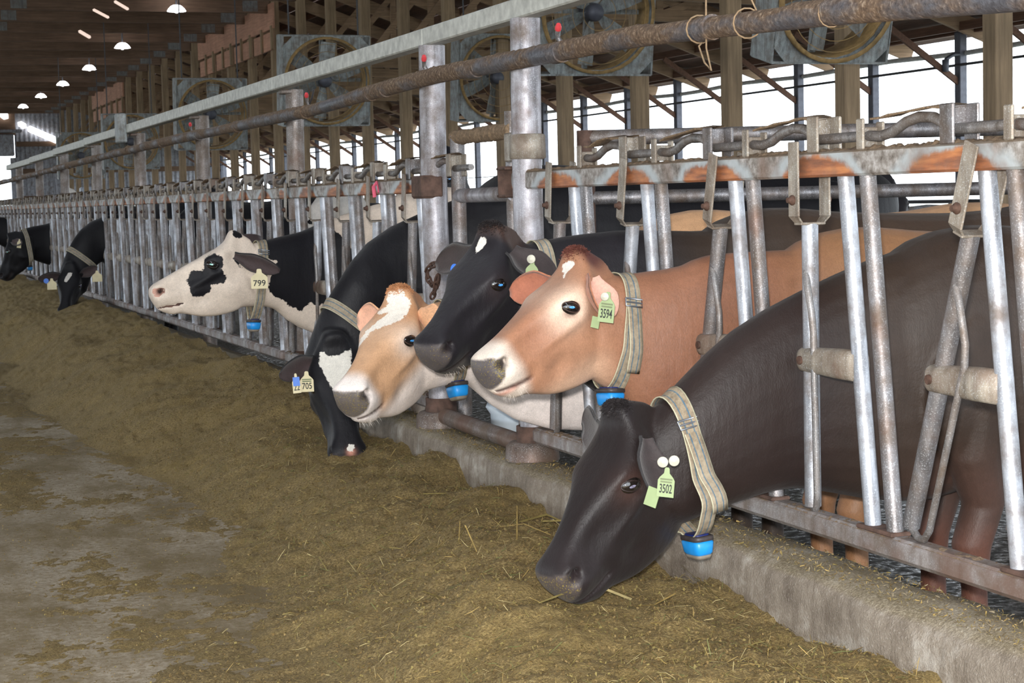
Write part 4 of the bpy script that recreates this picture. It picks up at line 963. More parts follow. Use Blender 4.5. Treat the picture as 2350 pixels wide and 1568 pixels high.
def text_mesh(s, size, o, right, up, mat, parent, name='tag_number', sx=0.8):
    cu = bpy.data.curves.new('txt', 'FONT'); cu.body = s; cu.size = size; cu.align_x = 'CENTER'; cu.align_y = 'CENTER'; cu.extrude = 0.0004; cu.offset = size*0.012
    tmp = bpy.data.objects.new('txt', cu); COL.objects.link(tmp); dg = bpy.context.evaluated_depsgraph_get(); dg.update()
    me = bpy.data.meshes.new_from_object(tmp.evaluated_get(dg)); bpy.data.objects.remove(tmp); bpy.data.curves.remove(cu)
    n = right.cross(up); mm = Matrix(((right.x*sx, up.x, n.x, o.x), (right.y*sx, up.y, n.y, o.y), (right.z*sx, up.z, n.z, o.z), (0,0,0,1)))
    me.transform(Matrix.Translation(-wloc(parent)) @ mm); me.materials.clear(); me.materials.append(mat); me.name = name
    ob = bpy.data.objects.new(name, me); COL.objects.link(ob); ob.parent = parent; return ob
def ear_tag(ctx, c, h, w, normal, up, mat, text=None, small=None, shape='bell', tsize=0.42, label=None):
    c = Vector(c); n = Vector(normal).normalized(); up = Vector(up); up = (up-n*up.dot(n)).normalized(); rt = up.cross(n)
    if shape == 'bell': pr = [(-.5,-.5),(.5,-.5),(.5,.06),(.40,.16),(.17,.30),(.14,.46),(.08,.5),(-.08,.5),(-.14,.46),(-.17,.30),(-.40,.16),(-.5,.06)]
    elif shape == 'oval': pr = [(.5*math.cos(q), .5*math.sin(q)) for q in np.linspace(0, 2*math.pi, 16, endpoint=False)]
    else: pr = [(-.5,-.5),(.5,-.5),(.5,.5),(-.5,.5)]
    mb = MB(); mb.prism([c+rt*x*w+up*y*h-n*0.001 for x, y in reversed(pr)], n*0.003); o = obj('ear_tag', mb, mat, ctx['root'])
    if label: o['label'] = label
    if text: text_mesh(text, h*tsize, c-up*h*0.23+n*0.0026, rt, up, M['ink'], o, 'tag_number', min(1.2, 0.86*w/(len(text)*h*tsize*0.56)))
    if small:
        for i in range(2):
            mb = MB(); mb.box(c+up*(h*(0.08-0.10*i))+n*0.0026, (1,1,1)); mb = MB()
            cc = c+up*(h*(0.10-0.09*i))+n*0.0024; mb.prism([cc+rt*x*w*(.36-.02*i)+up*y*h*.028 for x, y in ((-1,-1),(-1,1),(1,1),(1,-1))], n*0.0006); obj('fine_print', mb, M['ink_soft'], o)
    return o
def tag_button(ctx, c, r_, normal):
    n = Vector(normal).normalized(); mb = MB(); mb.lathe(Vector(c), [(0.0, 0.006), (r_*.28, 0.006), (r_*.34, 0.0035), (r_*.9, 0.003), (r_, 0.0), (r_*.9, -0.003), (0.0, -0.004)], 20, n); return obj('tag_button', mb, M['button'], ctx['root'])

def collar(ctx, top, bot, lat=0.15, width=0.045, slack=0.0, box=True, tail=None, buckle_q=0.5, mat=None, n=64, boxs=1.0, side_dir=None):
    """webbing strap: a loop in the plane through top and bottom points, lying on the neck where the neck is wider"""
    top = Vector(top); bot = Vector(bot); c = (top+bot)/2; a = (top-bot)/2; hv = a.length; a.normalize()
    S = Vector(side_dir) if side_dir is not None else Vector(ctx['S']); S = (S-a*S.dot(a)).normalized(); nn = S.cross(a)
    if nn.dot(Vector(ctx['F'])) > 0: nn = -nn
    pts = []
    for k in range(n):
        q = 2*math.pi*k/n; d = (a*math.cos(q)*hv+S*math.sin(q)*lat); rad = d.length; d.normalize(); rad *= 1.0-0.25*float(sstep(-.2, -.8, np.array(math.cos(q))))*abs(math.sin(q))
        hit = ctx['bvh'].ray_cast(c+d*0.6, -d, 0.6); rs = 0.6-hit[3] if hit[0] is not None else 0
        r_ = max(rs+0.005, 0.0); lower = sstep(0.15, -0.55, np.array(math.cos(q))); r_ = max(r_, rad*float(lower)*1.0)
        if r_ < 0.05 or r_ > hv*1.35+0.05: r_ = rad
        pts.append(c+d*r_)
    for _ in range(3): pts = [(pts[k-1]+pts[k]*2+pts[(k+1) % n])/4 for k in range(n)]
    m = 9; V = []; AC = []
    for k in range(n):
        tg = (pts[(k+1) % n]-pts[k-1]).normalized(); out = (pts[k]-c); out = (out-tg*out.dot(tg)).normalized()
        for j in range(m):
            w = -1+2*j/(m-1); p = pts[k]+nn*w*width/2
            dd = (p-c-nn*(p-c).dot(nn)).normalized(); hit = ctx['bvh'].ray_cast(p+dd*0.25, -dd, 0.3)
            if hit[0] is not None and 0.25-hit[3] > -0.004: p = p+dd*(0.25-hit[3]+0.004)
            V.append(p); AC.append(w)
    for k in range(n):
        tg = (pts[(k+1) % n]-pts[k-1]).normalized()
        for j in range(m): V.append(V[k*m+j]+ (V[k*m+j]-c).normalized()*0.003); AC.append(-1+2*j/(m-1))
    N0 = n*m; F = []
    for k in range(n):
        k2 = (k+1) % n
        for j in range(m-1): F.append((N0+k*m+j, N0+k2*m+j, N0+k2*m+j+1, N0+k*m+j+1)); F.append((k*m+j+1, k2*m+j+1, k2*m+j, k*m+j))
        F.append((k*m, k2*m, N0+k2*m, N0+k*m)); F.append((N0+k*m+m-1, N0+k2*m+m-1, k2*m+m-1, k*m+m-1))
    off = np.array(wloc(ctx['root'])); me = np_mesh('collar', np.array([tuple(v) for v in V])-off, F, mat or M['collar'])
    at = me.attributes.new('across', 'FLOAT', 'POINT'); at.data.foreach_set('value', np.array(AC, np.float32))
    co = obj('collar', me, None, ctx['root'])
    def place(q):
        k = int(round(q*n)) % n; p = pts[k]; tg = (pts[(k+1) % n]-pts[k-1]).normalized(); out = p-c; out = (out-tg*out.dot(tg)-nn*out.dot(nn)).normalized(); return p, tg, out
    if buckle_q is not None:
        p, tg, out = place(buckle_q); p = p+out*0.008; w = width*0.62; h = 0.012; mb = MB()
        loop = [p+nn*x*w+tg*y*h for x, y in ((-1,-1),(1,-1),(1,1),(-1,1),(-1,-1))]; mb.tube(loop, 0.0028, 8); mb.tube((p-nn*w, p+out*0.002, p+nn*w), 0.0025, 8); obj('buckle', mb, M['buckle'], co)
        # doubled end of the strap below the buckle
    if tail is not None:
        q0, q1 = tail; mb = MB(); vs = []; ac = []; kk = 14
        for i in range(kk+1):
            q = q0+(q1-q0)*i/kk; k = q*n; k0 = int(math.floor(k)) % n; f = k-math.floor(k); p = pts[k0]*(1-f)+pts[(k0+1) % n]*f; tg = (pts[(k0+1) % n]-pts[k0-1]).normalized(); out = p-c; out = (out-tg*out.dot(tg)-nn*out.dot(nn)).normalized()
            sh = nn*(0.014*i/kk)*1.6
            for j in range(5): w = -1+j/2; vs.append(p+out*(0.009+0.012*i/kk)+nn*w*width*0.49+sh); ac.append(w)
        n1 = len(vs); vs += [v+(v-c).normalized()*0.0025 for v in vs]; ac += ac
        fs = [(i*5+j, i*5+j+1, (i+1)*5+j+1, (i+1)*5+j) for i in range(kk) for j in range(4)]; fs += [tuple(reversed([x+n1 for x in f])) for f in fs]
        fs += [(i*5, (i+1)*5, n1+(i+1)*5, n1+i*5) for i in range(kk)]+[(n1+i*5+4, n1+(i+1)*5+4, (i+1)*5+4, i*5+4) for i in range(kk)]+[(kk*5+j, kk*5+j+1, n1+kk*5+j+1, n1+kk*5+j) for j in range(4)]
        me = np_mesh('strap_end', np.array([tuple(v) for v in vs])-off, fs, mat or M['collar']); at = me.attributes.new('across', 'FLOAT', 'POINT'); at.data.foreach_set('value', np.array(ac, np.float32)); obj('strap_end', me, None, co)
    if box:
        p, tg, out = place(0.5); tg2 = tg; wd = Vector((0,0,-1)); wd = (wd*0.6+out*0.4).normalized(); e1 = (tg2-wd*tg2.dot(wd)).normalized(); e2 = wd.cross(e1)
        rot = Matrix((e1, e2, wd)).transposed(); b = boxs
        def shell(z0, z1, w0, w1, nme, mt, lab=None):
            mb = MB(); rings = []
            for z, sx, sy in ((z0, w0[0]*.9, w0[1]*.9), (z0+(z1-z0)*.12, w0[0], w0[1]), (z0+(z1-z0)*.8, w1[0], w1[1]), (z1, w1[0]*.82, w1[1]*.78)):
                rings.append([p+rot @ Vector((b*sx*np.sign(math.cos(q))*abs(math.cos(q))**.45, b*sy*np.sign(math.sin(q))*abs(math.sin(q))**.45, b*z)) for q in [2*math.pi*i/20 for i in range(20)]])
            mb.loft(rings); o = obj(nme, mb, mt, co)
            if lab: o['label'] = lab
        shell(0.010, 0.052, (.048, .032), (.043, .028), 'sensor_box', M['blue_box'], 'blue plastic sensor box hanging under the neck')
        shell(0.049, 0.062, (.040, .026), (.036, .022), 'sensor_base', M['box_base'])
        shell(-0.004, 0.012, (.049, .033), (.049, .033), 'sensor_lid', M['box_trim'])
        shell(-0.008, -0.001, (.036, .024), (.036, .024), 'sensor_inside', M['box_dark'])
    return pts, c, a, S, nn
def ring_collar(ctx, c, d, hv, hl):
    c = Vector(c); d = Vector(d).normalized(); up = Vector((-1, 0, .3)); up = (up-d*up.dot(d)).normalized()
    return collar(ctx, c+up*hv, c-up*hv, hl, .052, box=False, buckle_q=None, side_dir=tuple(d.cross(up)))
def base_coat(c, col): return np.tile(np.array(L(*col)[:3]), (len(c['t']), 1))
def lk(c, cen, r): return gauss(c['t'], np.abs(c['s']), c['d'], cen, r)*c['near']
def muzzle_pad(c, C, col, light=None):
    t, s, d = c['t'], c['s'], c['d']
    if light is not None:
        w = sstep(.78, .91, t)*c['near']; C = lerp3(C, light, w*.95)
    e_ = t+.045*np.exp(-((np.abs(s)-.10)/.045)**2-((d-.12)/.06)**2)-.9*np.clip(d-.18, 0, 1)-.9*np.clip(.085-d, 0, 1)
    w = sstep(.962, .985, e_)*c['near']
    return lerp3(C, col, w), w
NONE = lambda c: np.full(len(c['t']), -1.0)
# --- near dark brown cow eating
def paint8(c):
    C = base_coat(c, (36, 25, 22)); V = c['V']
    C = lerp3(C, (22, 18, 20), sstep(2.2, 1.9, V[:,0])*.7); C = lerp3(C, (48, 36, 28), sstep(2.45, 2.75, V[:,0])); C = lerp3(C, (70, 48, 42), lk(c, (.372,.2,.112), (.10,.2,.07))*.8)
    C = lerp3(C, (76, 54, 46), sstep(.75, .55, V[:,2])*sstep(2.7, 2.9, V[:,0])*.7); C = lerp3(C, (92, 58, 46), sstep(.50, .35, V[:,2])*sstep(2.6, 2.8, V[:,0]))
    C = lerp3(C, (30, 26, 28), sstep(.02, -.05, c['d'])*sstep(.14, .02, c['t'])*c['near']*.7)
    C, w = muzzle_pad(c, C, (74, 66, 64)); C = lerp3(C, (40, 34, 36), sstep(.70, .85, c['t'])*c['near']*.5*(1-w))
    dust = np.clip(w*.72+sstep(.90, 1.0, c['t'])*c['near']*.25+.66*np.exp(-((np.abs(c['s'])-.05)/.07)**2)*(c['d'] < .10)*sstep(.6, .0, c['t'])*c['near'], 0, .9)
    return C, NONE(c), dust
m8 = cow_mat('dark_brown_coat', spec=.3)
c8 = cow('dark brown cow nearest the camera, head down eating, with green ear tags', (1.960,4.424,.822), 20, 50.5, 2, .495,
    [(2.20,4.42,.715,.185,.10),(2.46,4.41,.83,.265,.115)], (2.76,4.40), 1.31, .0075, paint8, m8, lat=.86, heading=R(-5), lids='lid', eyeshine='eyeshine_pale', jaw=1.11)
f_dark = fur('dark_ear_fur', (30, 27, 29)); f_dark_in = fur('dark_ear_inside', (46, 37, 37))
ear(c8, 1, (.10,.19,.06), at_y(1510,1140,4.235), (.30,-.95,.1), .11, f_dark, f_dark_in, .42)
ear(c8, -1, (.10,.15,.02), at_y(1336,985,4.64), (-.9,-.35,.1), .13, f_dark, f_dark_in, .34)
yb = 4.16
ear_tag(c8, at_y(1529,1107,yb), .078, .044, (-.55,-.83,0), (.12,0,1), M['tag_green'], '3502', True)
ear_tag(c8, at_y(1497,1141,yb+.03), .05, .036, (-.75,-.62,.15), (.45,0,1), M['tag_green'], None, False, 'rect')
tag_button(c8, at_y(1521,1061,yb-.005), .0145, (-.5,-.85,.05)); tag_button(c8, at_y(1547,1058,yb-.005), .0145, (-.25,-.95,.05))
collar(c8, at_y(1530,938,4.44), at_y(1600,1235,4.40), .155, .050, box=True, tail=(.13,.36), buckle_q=.115, side_dir=(.1,-1,0))
# --- brown Jersey with bright eye
def paint7(c):
    V = c['V']; C = base_coat(c, (164, 118, 90))
    C = lerp3(C, (138, 94, 71), sstep(2.05, 2.35, V[:,0])); C = lerp3(C, (142, 102, 70), sstep(2.6, 3.0, V[:,0]))
    C = lerp3(C, (150, 101, 75), lk(c, (.60,.12,.10), (.16,.16,.14))*.8); C = lerp3(C, (178, 134, 106), lk(c, (.55,.16,.42), (.22,.2,.14))*.7)
    C = lerp3(C, (236, 208, 186), np.clip(lk(c, (.372,.2,.112), (.135,.2,.105))*1.35, 0, 1)); C = lerp3(C, (112, 84, 70), lk(c, (.385,.2,.125), (.065,.2,.045))*.9)
    C = lerp3(C, (86, 46, 40), sstep(.075, -.01, c['t']+.4*np.clip(c['d'], 0, 1))*sstep(.16, .02, c['d'])*c['near'])
    C = lerp3(C, (214, 176, 148), sstep(.40, .56, c['d'])*sstep(.2, .4, c['t'])*c['near']*.8)
    C = lerp3(C, (126, 78, 54), np.exp(-(((V[:,0]-2.36)/.07)**2+((V[:,2]-.82)/.07)**2))*.6)
    C, w = muzzle_pad(c, C, (84, 78, 80), (238, 224, 210)); C = lerp3(C, (150, 128, 108), sstep(.24, .33, c['d'])*sstep(.86, .92, c['t'])*c['near']*.4)
    C = lerp3(C, (206, 150, 132), np.exp(-((c['d']-.305)/.020)**2)*sstep(.84, .92, c['t'])*c['near']*.8)
    P = poly_sd(c['t'], c['s'], [(.075,.00),(.085,.075),(.125,.062),(.155,.045),(.215,.055),(.16,.015),(.12,-.03),(.09,-.045)])*c['Lh']
    dust = np.clip(w*.86+.55*lk(c, (.93,.12,.15), (.06,.1,.10)), 0, 1)
    return C, np.where((c['d'] < .12) & c['near'], P, -1), dust
c7 = cow('light brown cow with pale ring round the eye and green tag 3594, head raised', (2.106,5.056,1.217), 20, 30.5, 5, .49,
    [(2.27,5.04,.985,.20,.105),(2.46,5.02,.925,.305,.118)], (2.76,5.02), 1.30, .0075, paint7, cow_mat('fawn_coat', ragged=.006), lat=.8, lids='lid_tan')
f_tan = fur('tan_ear_fur', (164, 104, 74)); f_pink = fur('pink_ear_inside', (206, 158, 140), .2)
ear(c7, 1, (.10,.17,.06), at_y(1395,732,4.885), (.50,-.86,.15), .135, f_tan, f_pink, .50)
ear(c7, -1, (.12,.16,.08), at_y(1170,672,5.27), (-.80,-.6,.1), .105, f_tan, fur('red_ear_inside', (160, 98, 74), .2), .36)
yb = 4.79
ear_tag(c7, at_y(1393,705,yb), .090, .048, (-.62,-.78,0), (.16,0,1), M['tag_green'], '3594', True)
ear_tag(c7, at_y(1367,740,yb+.04), .034, .026, (-.75,-.62,0), (.35,0,1), M['tag_green'], None, False, 'rect')
tag_button(c7, at_y(1388,681,yb-.005), .0125, (-.6,-.8,.05))
collar(c7, at_y(1428,612,5.04), at_y(1402,878,5.02), .125, .046, box=True, tail=(.19,.40), buckle_q=.17, side_dir=(.1,-1,0))
# --- black cow with a small white forehead mark
def paint6(c):
    V = c['V']; C = base_coat(c, (28, 26, 31)); C = lerp3(C, (54, 43, 35), sstep(2.5, 2.8, V[:,0])); C = lerp3(C, (64, 49, 38), sstep(2.9, 3.4, V[:,0]))
    C = lerp3(C, (70, 50, 42), sstep(.10, .02, c['t'])*sstep(.22, .1, c['d'])*c['near']*.8); C = lerp3(C, (56, 46, 47), lk(c, (.38,.2,.12), (.10,.2,.075))*.7)
    C, w = muzzle_pad(c, C, (76, 70, 70)); C = lerp3(C, (92, 88, 82), sstep(.26, .33, c['d'])*sstep(.80, .88, c['t'])*c['near']*.7)
    P = poly_sd(c['t'], c['s'], [(.075,-.045),(.09,.012),(.13,.018),(.20,-.03),(.165,-.05),(.11,-.062)])*c['Lh']
    return C, np.where((c['d'] < .12) & c['near'], P, -1), np.clip(w*.80+.45*sstep(.26, .32, c['d'])*sstep(.78, .9, c['t'])*c['near'], 0, 1)
c6 = cow('black cow with a small white forehead spot, head raised behind the light brown cow', (2.022,5.58,1.298), 30, 40.5, -1, .495,
    [(2.25,5.6,1.08,.205,.10),(2.46,5.6,1.025,.285,.118)], (2.76,5.6), 1.365, .008, paint6, cow_mat('black_coat', ragged=.006, spec=.3), lat=.8, lids='lid_black')
ear(c6, 1, (.10,.17,.06), at_y(1272,648,5.36), (.25,-.95,.15), .125, f_dark, f_dark_in, .45)
ear(c6, -1, (.10,.15,.06), at_y(1000,612,5.80), (-.7,-.7,.3), .10, f_dark, fur('brown_ear_inside', (44, 34, 33)), .45)
ear_tag(c6, at_y(1221,622,5.36), .072, .042, (-.62,-.78,0), (.12,0,1), M['tag_green'])
tag_button(c6, at_y(1219,595,5.352), .0145, (-.6,-.8,.05))
ear_tag(c6, at_y(1043,619,5.68), .040, .030, (-.75,-.62,0), (.2,0,1), M['blue_tag'], None, False, 'oval', label='blue oval ear tag')
ear_tag(c6, at_y(1045,650,5.69), .055, .030, (-.75,-.62,0), (.05,0,1), M['tag_green'])
collar(c6, at_y(1236,544,5.59), at_y(1240,850,5.58), .13, .048, box=False, buckle_q=None, side_dir=(.1,-1,0))
# --- cream cow
def paint5(c):
    V = c['V']; t, s, d = c['t'], c['s'], c['d']; C = base_coat(c, (196, 154, 118)); C = lerp3(C, (246, 234, 228), sstep(1.98, 2.10, V[:,0])*sstep(1.06, .95, V[:,2])); C = lerp3(C, (192, 150, 112), sstep(1.10, 1.2, V[:,2])*sstep(2.1, 2.4, V[:,0]))
    C = lerp3(C, (236, 224, 216), sstep(.26, .42, d-.12*np.clip(t-.5, -.2, .5))*c['near']*.9); C = lerp3(C, (194, 136, 92), lk(c, (.18,.14,.02), (.12,.07,.1))*.6); C = lerp3(C, (188, 128, 86), sstep(.05, -.03, t)*sstep(.2, .05, d)*c['near']*.7)
    C = lerp3(C, (240, 220, 204), np.clip(lk(c, (.372,.2,.112), (.11,.2,.085))*1.2, 0, 1)); C = lerp3(C, (120, 84, 66), lk(c, (.375,.2,.118), (.062,.2,.042))*.9)
    C, w = muzzle_pad(c, C, (92, 84, 80), (236, 226, 220))
    P = poly_sd(t, s, [(.05,-.07),(.035,.055),(.09,.125),(.20,.135),(.30,.10),(.34,.02),(.38,-.055),(.50,-.10),(.58,-.145),(.50,-.15),(.38,-.115),(.27,-.06),(.20,-.03),(.22,-.10),(.16,-.12),(.14,-.07)])*c['Lh']
    return C, np.where((d < .15) & c['near'], P, -1), w*.90
c5 = cow('cream cow with white forehead streaks and white throat, looking left', (1.858,6.11,1.075), 41, 34.5, 2, .49,
    [(2.13,6.15,.905,.17,.095),(2.44,6.17,.825,.275,.095)], (2.76,6.17), 1.36, .008, paint5, cow_mat('cream_coat', (238, 230, 218), ragged=.012), lat=.78, lids='lid_tan', jaw=1.06)
f_cream = fur('cream_ear_fur', (216, 164, 124)); f_cpink = fur('cream_ear_inside', (224, 170, 142), .2)
ear(c5, -1, (.11,.15,.10), at_y(820,738,6.30), (-.75,-.65,.1), .12, f_cream, f_cpink, .36)
ear(c5, 1, (.10,.16,.08), at_y(1012,742,5.95), (.6,.8,.1), .10, f_cream, f_cpink, .45)
ear_tag(c5, at_y(851,774,6.08), .034, .026, (-.8,-.6,.1), (.1,0,1), M['blue_tag'], None, False, 'oval', label='blue oval ear tag')
ear_tag(c5, at_y(845,802,6.075), .058, .036, (-.8,-.6,.1), (.35,0,1), M['tag_cream'], '22', False)
collar(c5, at_y(1018,668,6.13), at_y(1048,880,6.10), .12, .046, box=True, buckle_q=None, side_dir=(.1,-1,0))
# --- black cow with a white blaze, eating beside the post
def paint4(c):
    V = c['V']; C = base_coat(c, (17, 17, 22)); C, w = muzzle_pad(c, C, (66, 60, 60)); C = lerp3(C, (214, 150, 130), gauss(c['t'], c['s'], c['d'], (.98,.01,.05), (.03,.03,.045))*c['near'])
    P = poly_sd(c['t'], c['s'], [(.10,-.125),(.165,-.045),(.15,.02),(.105,.115),(.24,.105),(.36,.085),(.48,.055),(.60,.03),(.645,.0),(.58,-.035),(.46,-.06),(.34,-.10),(.22,-.135)])*c['Lh']
    P2 = .03-np.hypot(c['t']-.945, (c['s']-.01)*1.1); P = np.maximum(P, P2*c['Lh'])
    return C, np.where((c['d'] < .13) & c['near'], P, -1), np.clip(w*.8, 0, 1)
c4 = cow('black cow with broad white blaze and tag 705, head down by left pale post', (2.06,7.86,.800), 88, 61, 3, .555,
    [(2.20,7.93,.90,.165,.098),(2.43,8.0,1.08,.225,.11)], (2.80,8.0), 1.58, .010, paint4, cow_mat('black_white_coat', (226, 222, 212), ragged=.008, spec=.25), lat=.85, lids='lid_black', eyeshine='eyeshine_pale', head_w=1.08)
f_blk = fur('black_ear_fur', (18, 17, 21)); f_blk_in = fur('black_ear_inside', (62, 48, 48))
ear(c4, -1, (.13,.16,.10), at_y(642,862,7.78), (-.1,-.95,-.3), .115, f_blk, f_blk_in, .40)
ear(c4, 1, (.13,.16,.10), at_y(905,830,7.80), (0,-.95,-.3), .11, f_blk, f_blk_in, .42)
ear_tag(c4, at_y(704,876,7.76), .092, .060, (-.1,-1,.15), (0,0,1), M['tag_cream'], '705', True)
ear_tag(c4, at_y(680,880,7.745), .088, .036, (-.15,-1,.15), (-.06,0,1), M['tag_cream'], '22', False)
ear_tag(c4, at_y(680,876,7.738), .040, .030, (-.15,-1,.15), (-.06,0,1), M['blue_tag'], None, False, 'rect', label='blue square on the cream ear tag')
ring_collar(c4, (2.175,7.93,.845), (.62,.15,.72), .165, .115)
# --- white faced Holstein
def paint3(c):
    V = c['V']; C = base_coat(c, (16, 16, 22)); t, d, s = c['t'], c['d'], c['s']; x, z = V[:,0], V[:,2]
    eyep = poly_sd(t, d, [(.385,.02),(.29,.02),(.243,.091),(.267,.168),(.307,.187),(.295,.262),(.287,.305),(.335,.33),(.394,.31),(.46,.292),(.501,.345),(.568,.36),(.633,.343),(.686,.301),(.664,.239),(.655,.146),(.61,.105),(.551,.086),(.469,.117),(.427,.064)])*c['Lh']
    earp = poly_sd(t, d, [(.146,.144),(.108,.147),(.106,.222),(.10,.299),(.132,.244)])*c['Lh']
    pollp = .05-np.hypot(t+.03, d+.04); pollp = pollp*c['Lh']
    neckp = poly_sd(x, z, [(2.125,1.25),(2.135,1.18),(2.104,1.136),(2.199,1.109),(2.169,1.075),(2.147,1.005),(2.141,.958),(2.168,.922),(2.228,.895),(2.267,.858),(2.334,.831),(2.347,.855),(2.384,.877),(2.42,.849),(2.445,.867),(2.487,.856),(2.70,.84),(2.66,1.10),(2.56,1.25),(2.45,1.31),(2.40,1.40),(2.2,1.45)])
    bodyp = np.minimum(1.12-z, np.hypot(x-3.5, (z-1.0)*1.2)-.25) if False else np.minimum(z*0+1, .22-np.hypot((x-3.25), (z-1.05)))
    blk = np.where(x < 2.02, np.where(c['near'], np.maximum(np.maximum(eyep, earp), pollp), neckp), np.maximum(neckp, np.where(c['near'] & (t < .6) & (t > .0), -.2, np.maximum(neckp, bodyp))))
    blk = np.where(c['near'] & (t > .02), np.maximum(np.maximum(eyep, earp), np.maximum(pollp, neckp)), blk)
    P = -blk; C = lerp3(C, (212, 164, 146), sstep(.80, .9, t)*c['near']); w_ = np.clip(1.3*gauss(t, np.abs(s), d, (.97, .08, .12), (.05, .09, .07)), 0, 1)*c['near']; P = np.where(w_ > .55, -.05, P)
    dust = .15*sstep(.9, 1.0, t)*c['near']
    return C, P, dust
m3_ = cow_mat('black_patched_coat', (226, 210, 194), ragged=.009, spec=.25)
c3 = cow('white faced cow with black eye patch and black neck, head stretched left through the fence', (1.982,9.584,1.235), 1.5, 24.5, 3, .53,
    [(2.20,9.62,1.04,.195,.10),(2.46,9.67,1.00,.31,.118)], (2.80,9.67), 1.50, .010, paint3, m3_, lat=.85, lids='lid_black', eyeshine='eyeshine_green')
ear(c3, 1, (.115,.17,.13), at_y(642,622,9.40), (.1,-.85,-.5), .105, f_blk, f_blk_in, .45)
ear(c3, -1, (.10,.15,.06), at_y(600,545,9.86), (-.4,-.8,.2), .10, f_blk, f_blk_in, .45)
ear_tag(c3, at_y(595,640,9.40), .106, .088, (-.2,-1,0), (0,0,1), M['tag_cream'], '799', False)
collar(c3, at_y(594,560,9.62), at_y(582,738,9.58), .12, .050, box=True, buckle_q=.12, side_dir=(.1,-1,0))
# --- far black cows eating
def mk_black(marks=None):
    def paint(c):
        C = base_coat(c, (14, 14, 19)); C, w = muzzle_pad(c, C, (44, 42, 46))
        P = NONE(c)
        if marks: P = np.where((c['d'] < .14) & c['near'], poly_sd(c['t'], c['s'], marks)*c['Lh'], -1)
        return C, P, w*.2
    return paint
mb_ = cow_mat('far_black_coat', (214, 208, 200), ragged=.006, spec=.22)
c2 = cow('small distant black cow with a white forehead mark, head down in the feed', (2.076,18.0,.872), 68, 53, -5, .53, [(2.22,18.06,.97,.165,.10),(2.44,18.1,1.10,.25,.12)], (2.80,18.1), 1.5, .015, mk_black([(.16,-.01),(.17,.06),(.24,.05),(.37,-.02),(.36,-.07),(.26,-.05)]), mb_, lids='lid_black', eyeshine='eyeshine_violet', smooth=4)
ear(c2, 1, (.14,.17,.12), at_y(222,613,17.9), (0,-.95,-.3), .11, f_blk, f_blk_in); ear(c2, -1, (.14,.17,.12), at_y(88,640,17.9), (0,-.95,-.3), .11, f_blk, f_blk_in)
ear_tag(c2, at_y(223,634,17.9), .11, .095, (-.1,-1,0), (0,0,1), M['tag_cream']); ear_tag(c2, at_y(106,645,17.9), .05, .05, (-.1,-1,0), (0,0,1), M['blue_tag'], None, False, 'oval'); ear_tag(c2, at_y(119,652,17.92), .11, .09, (-.1,-1,0), (0,0,1), M['tag_cream'])
ring_collar(c2, (2.20,18.05,.93), (.6,.12,.75), .17, .12)
c1 = cow('distant black cow at the left edge with a white face stripe, eating', (1.955,23.0,1.125), -15, 68, 6, .54, [(2.16,23.04,1.02,.19,.105),(2.43,23.1,1.0,.27,.12)], (2.80,23.1), 1.48, .017, mk_black([(.10,.0),(.12,.06),(.6,.05),(.6,-.02)]), mb_, lids='lid_black', eyeshine='eyeshine_green', smooth=4)
ear(c1, 1, (.12,.17,.10), at_y(50,560,22.75), (.3,-.9,.1), .11, f_blk, f_blk_in)
ear_tag(c1, at_y(44,559,22.8), .11, .055, (-.5,-.8,0), (.15,0,1), M['tag_cream']); collar(c1, at_y(55,536,23.03), at_y(68,612,23.05), .14, .055, box=True, buckle_q=None, side_dir=(.1,-1,0))
c0 = cow('farthest black cow whose dark neck is cut by the left edge of the photo', (2.02,29.2,1.30), 0, 35, 0, .54, [(2.22,29.2,1.15,.19,.105),(2.43,29.2,1.1,.25,.12)], (2.80,29.2), 1.5, .03, mk_black(), mb_, lids='lid_black', eyeshine='eyeshine_green', smooth=3)
# --- cows standing behind the fence, seen between the bars
def bg_cow(lab, x, y, hd, w, col, patches=None, head=1.1):
    def paint(c):
        C = base_coat(c, col); P = NONE(c)
        if patches: P = vnoise(c['V'][:,0]*1.6+x, c['V'][:,2]*1.6+y, 4)*.5+patches
        return C, P, P*0
    ch, sh = math.cos(hd), math.sin(hd); px, py = x-ch*.75, y-sh*.75
    return cow(lab, (px, py, head*w), math.degrees(hd), 40, 0, .53, [(x-ch*.5, y-sh*.5, 1.0*w/1.4, .2, .11), (x-ch*.2, y-sh*.2, 1.0*w/1.4, .26, .15)], (x, y), w, .03, paint, mb_, lids='lid_black', heading=hd, smooth=3)
bg_cow('black cow standing far behind the pass gate', 4.1, 10.9, R(35), 1.56, (22, 22, 28))
bg_cow('black and white cow standing deep behind the third fence post', 4.3, 13.6, R(20), 1.5, (24, 24, 30), .02)
bg_cow('black cow standing behind the bars left of the white faced cow', 3.75, 15.6, R(5), 1.45, (22, 22, 28))
bg_cow('dark cow standing far behind the near headlocks at right', 5.9, 9.9, R(80), 1.35, (34, 32, 36))
bg_cow('white headed cow peering over the rail at far left', 3.7, 26.3, R(25), 1.62, (24, 24, 30), .1, 1.05)

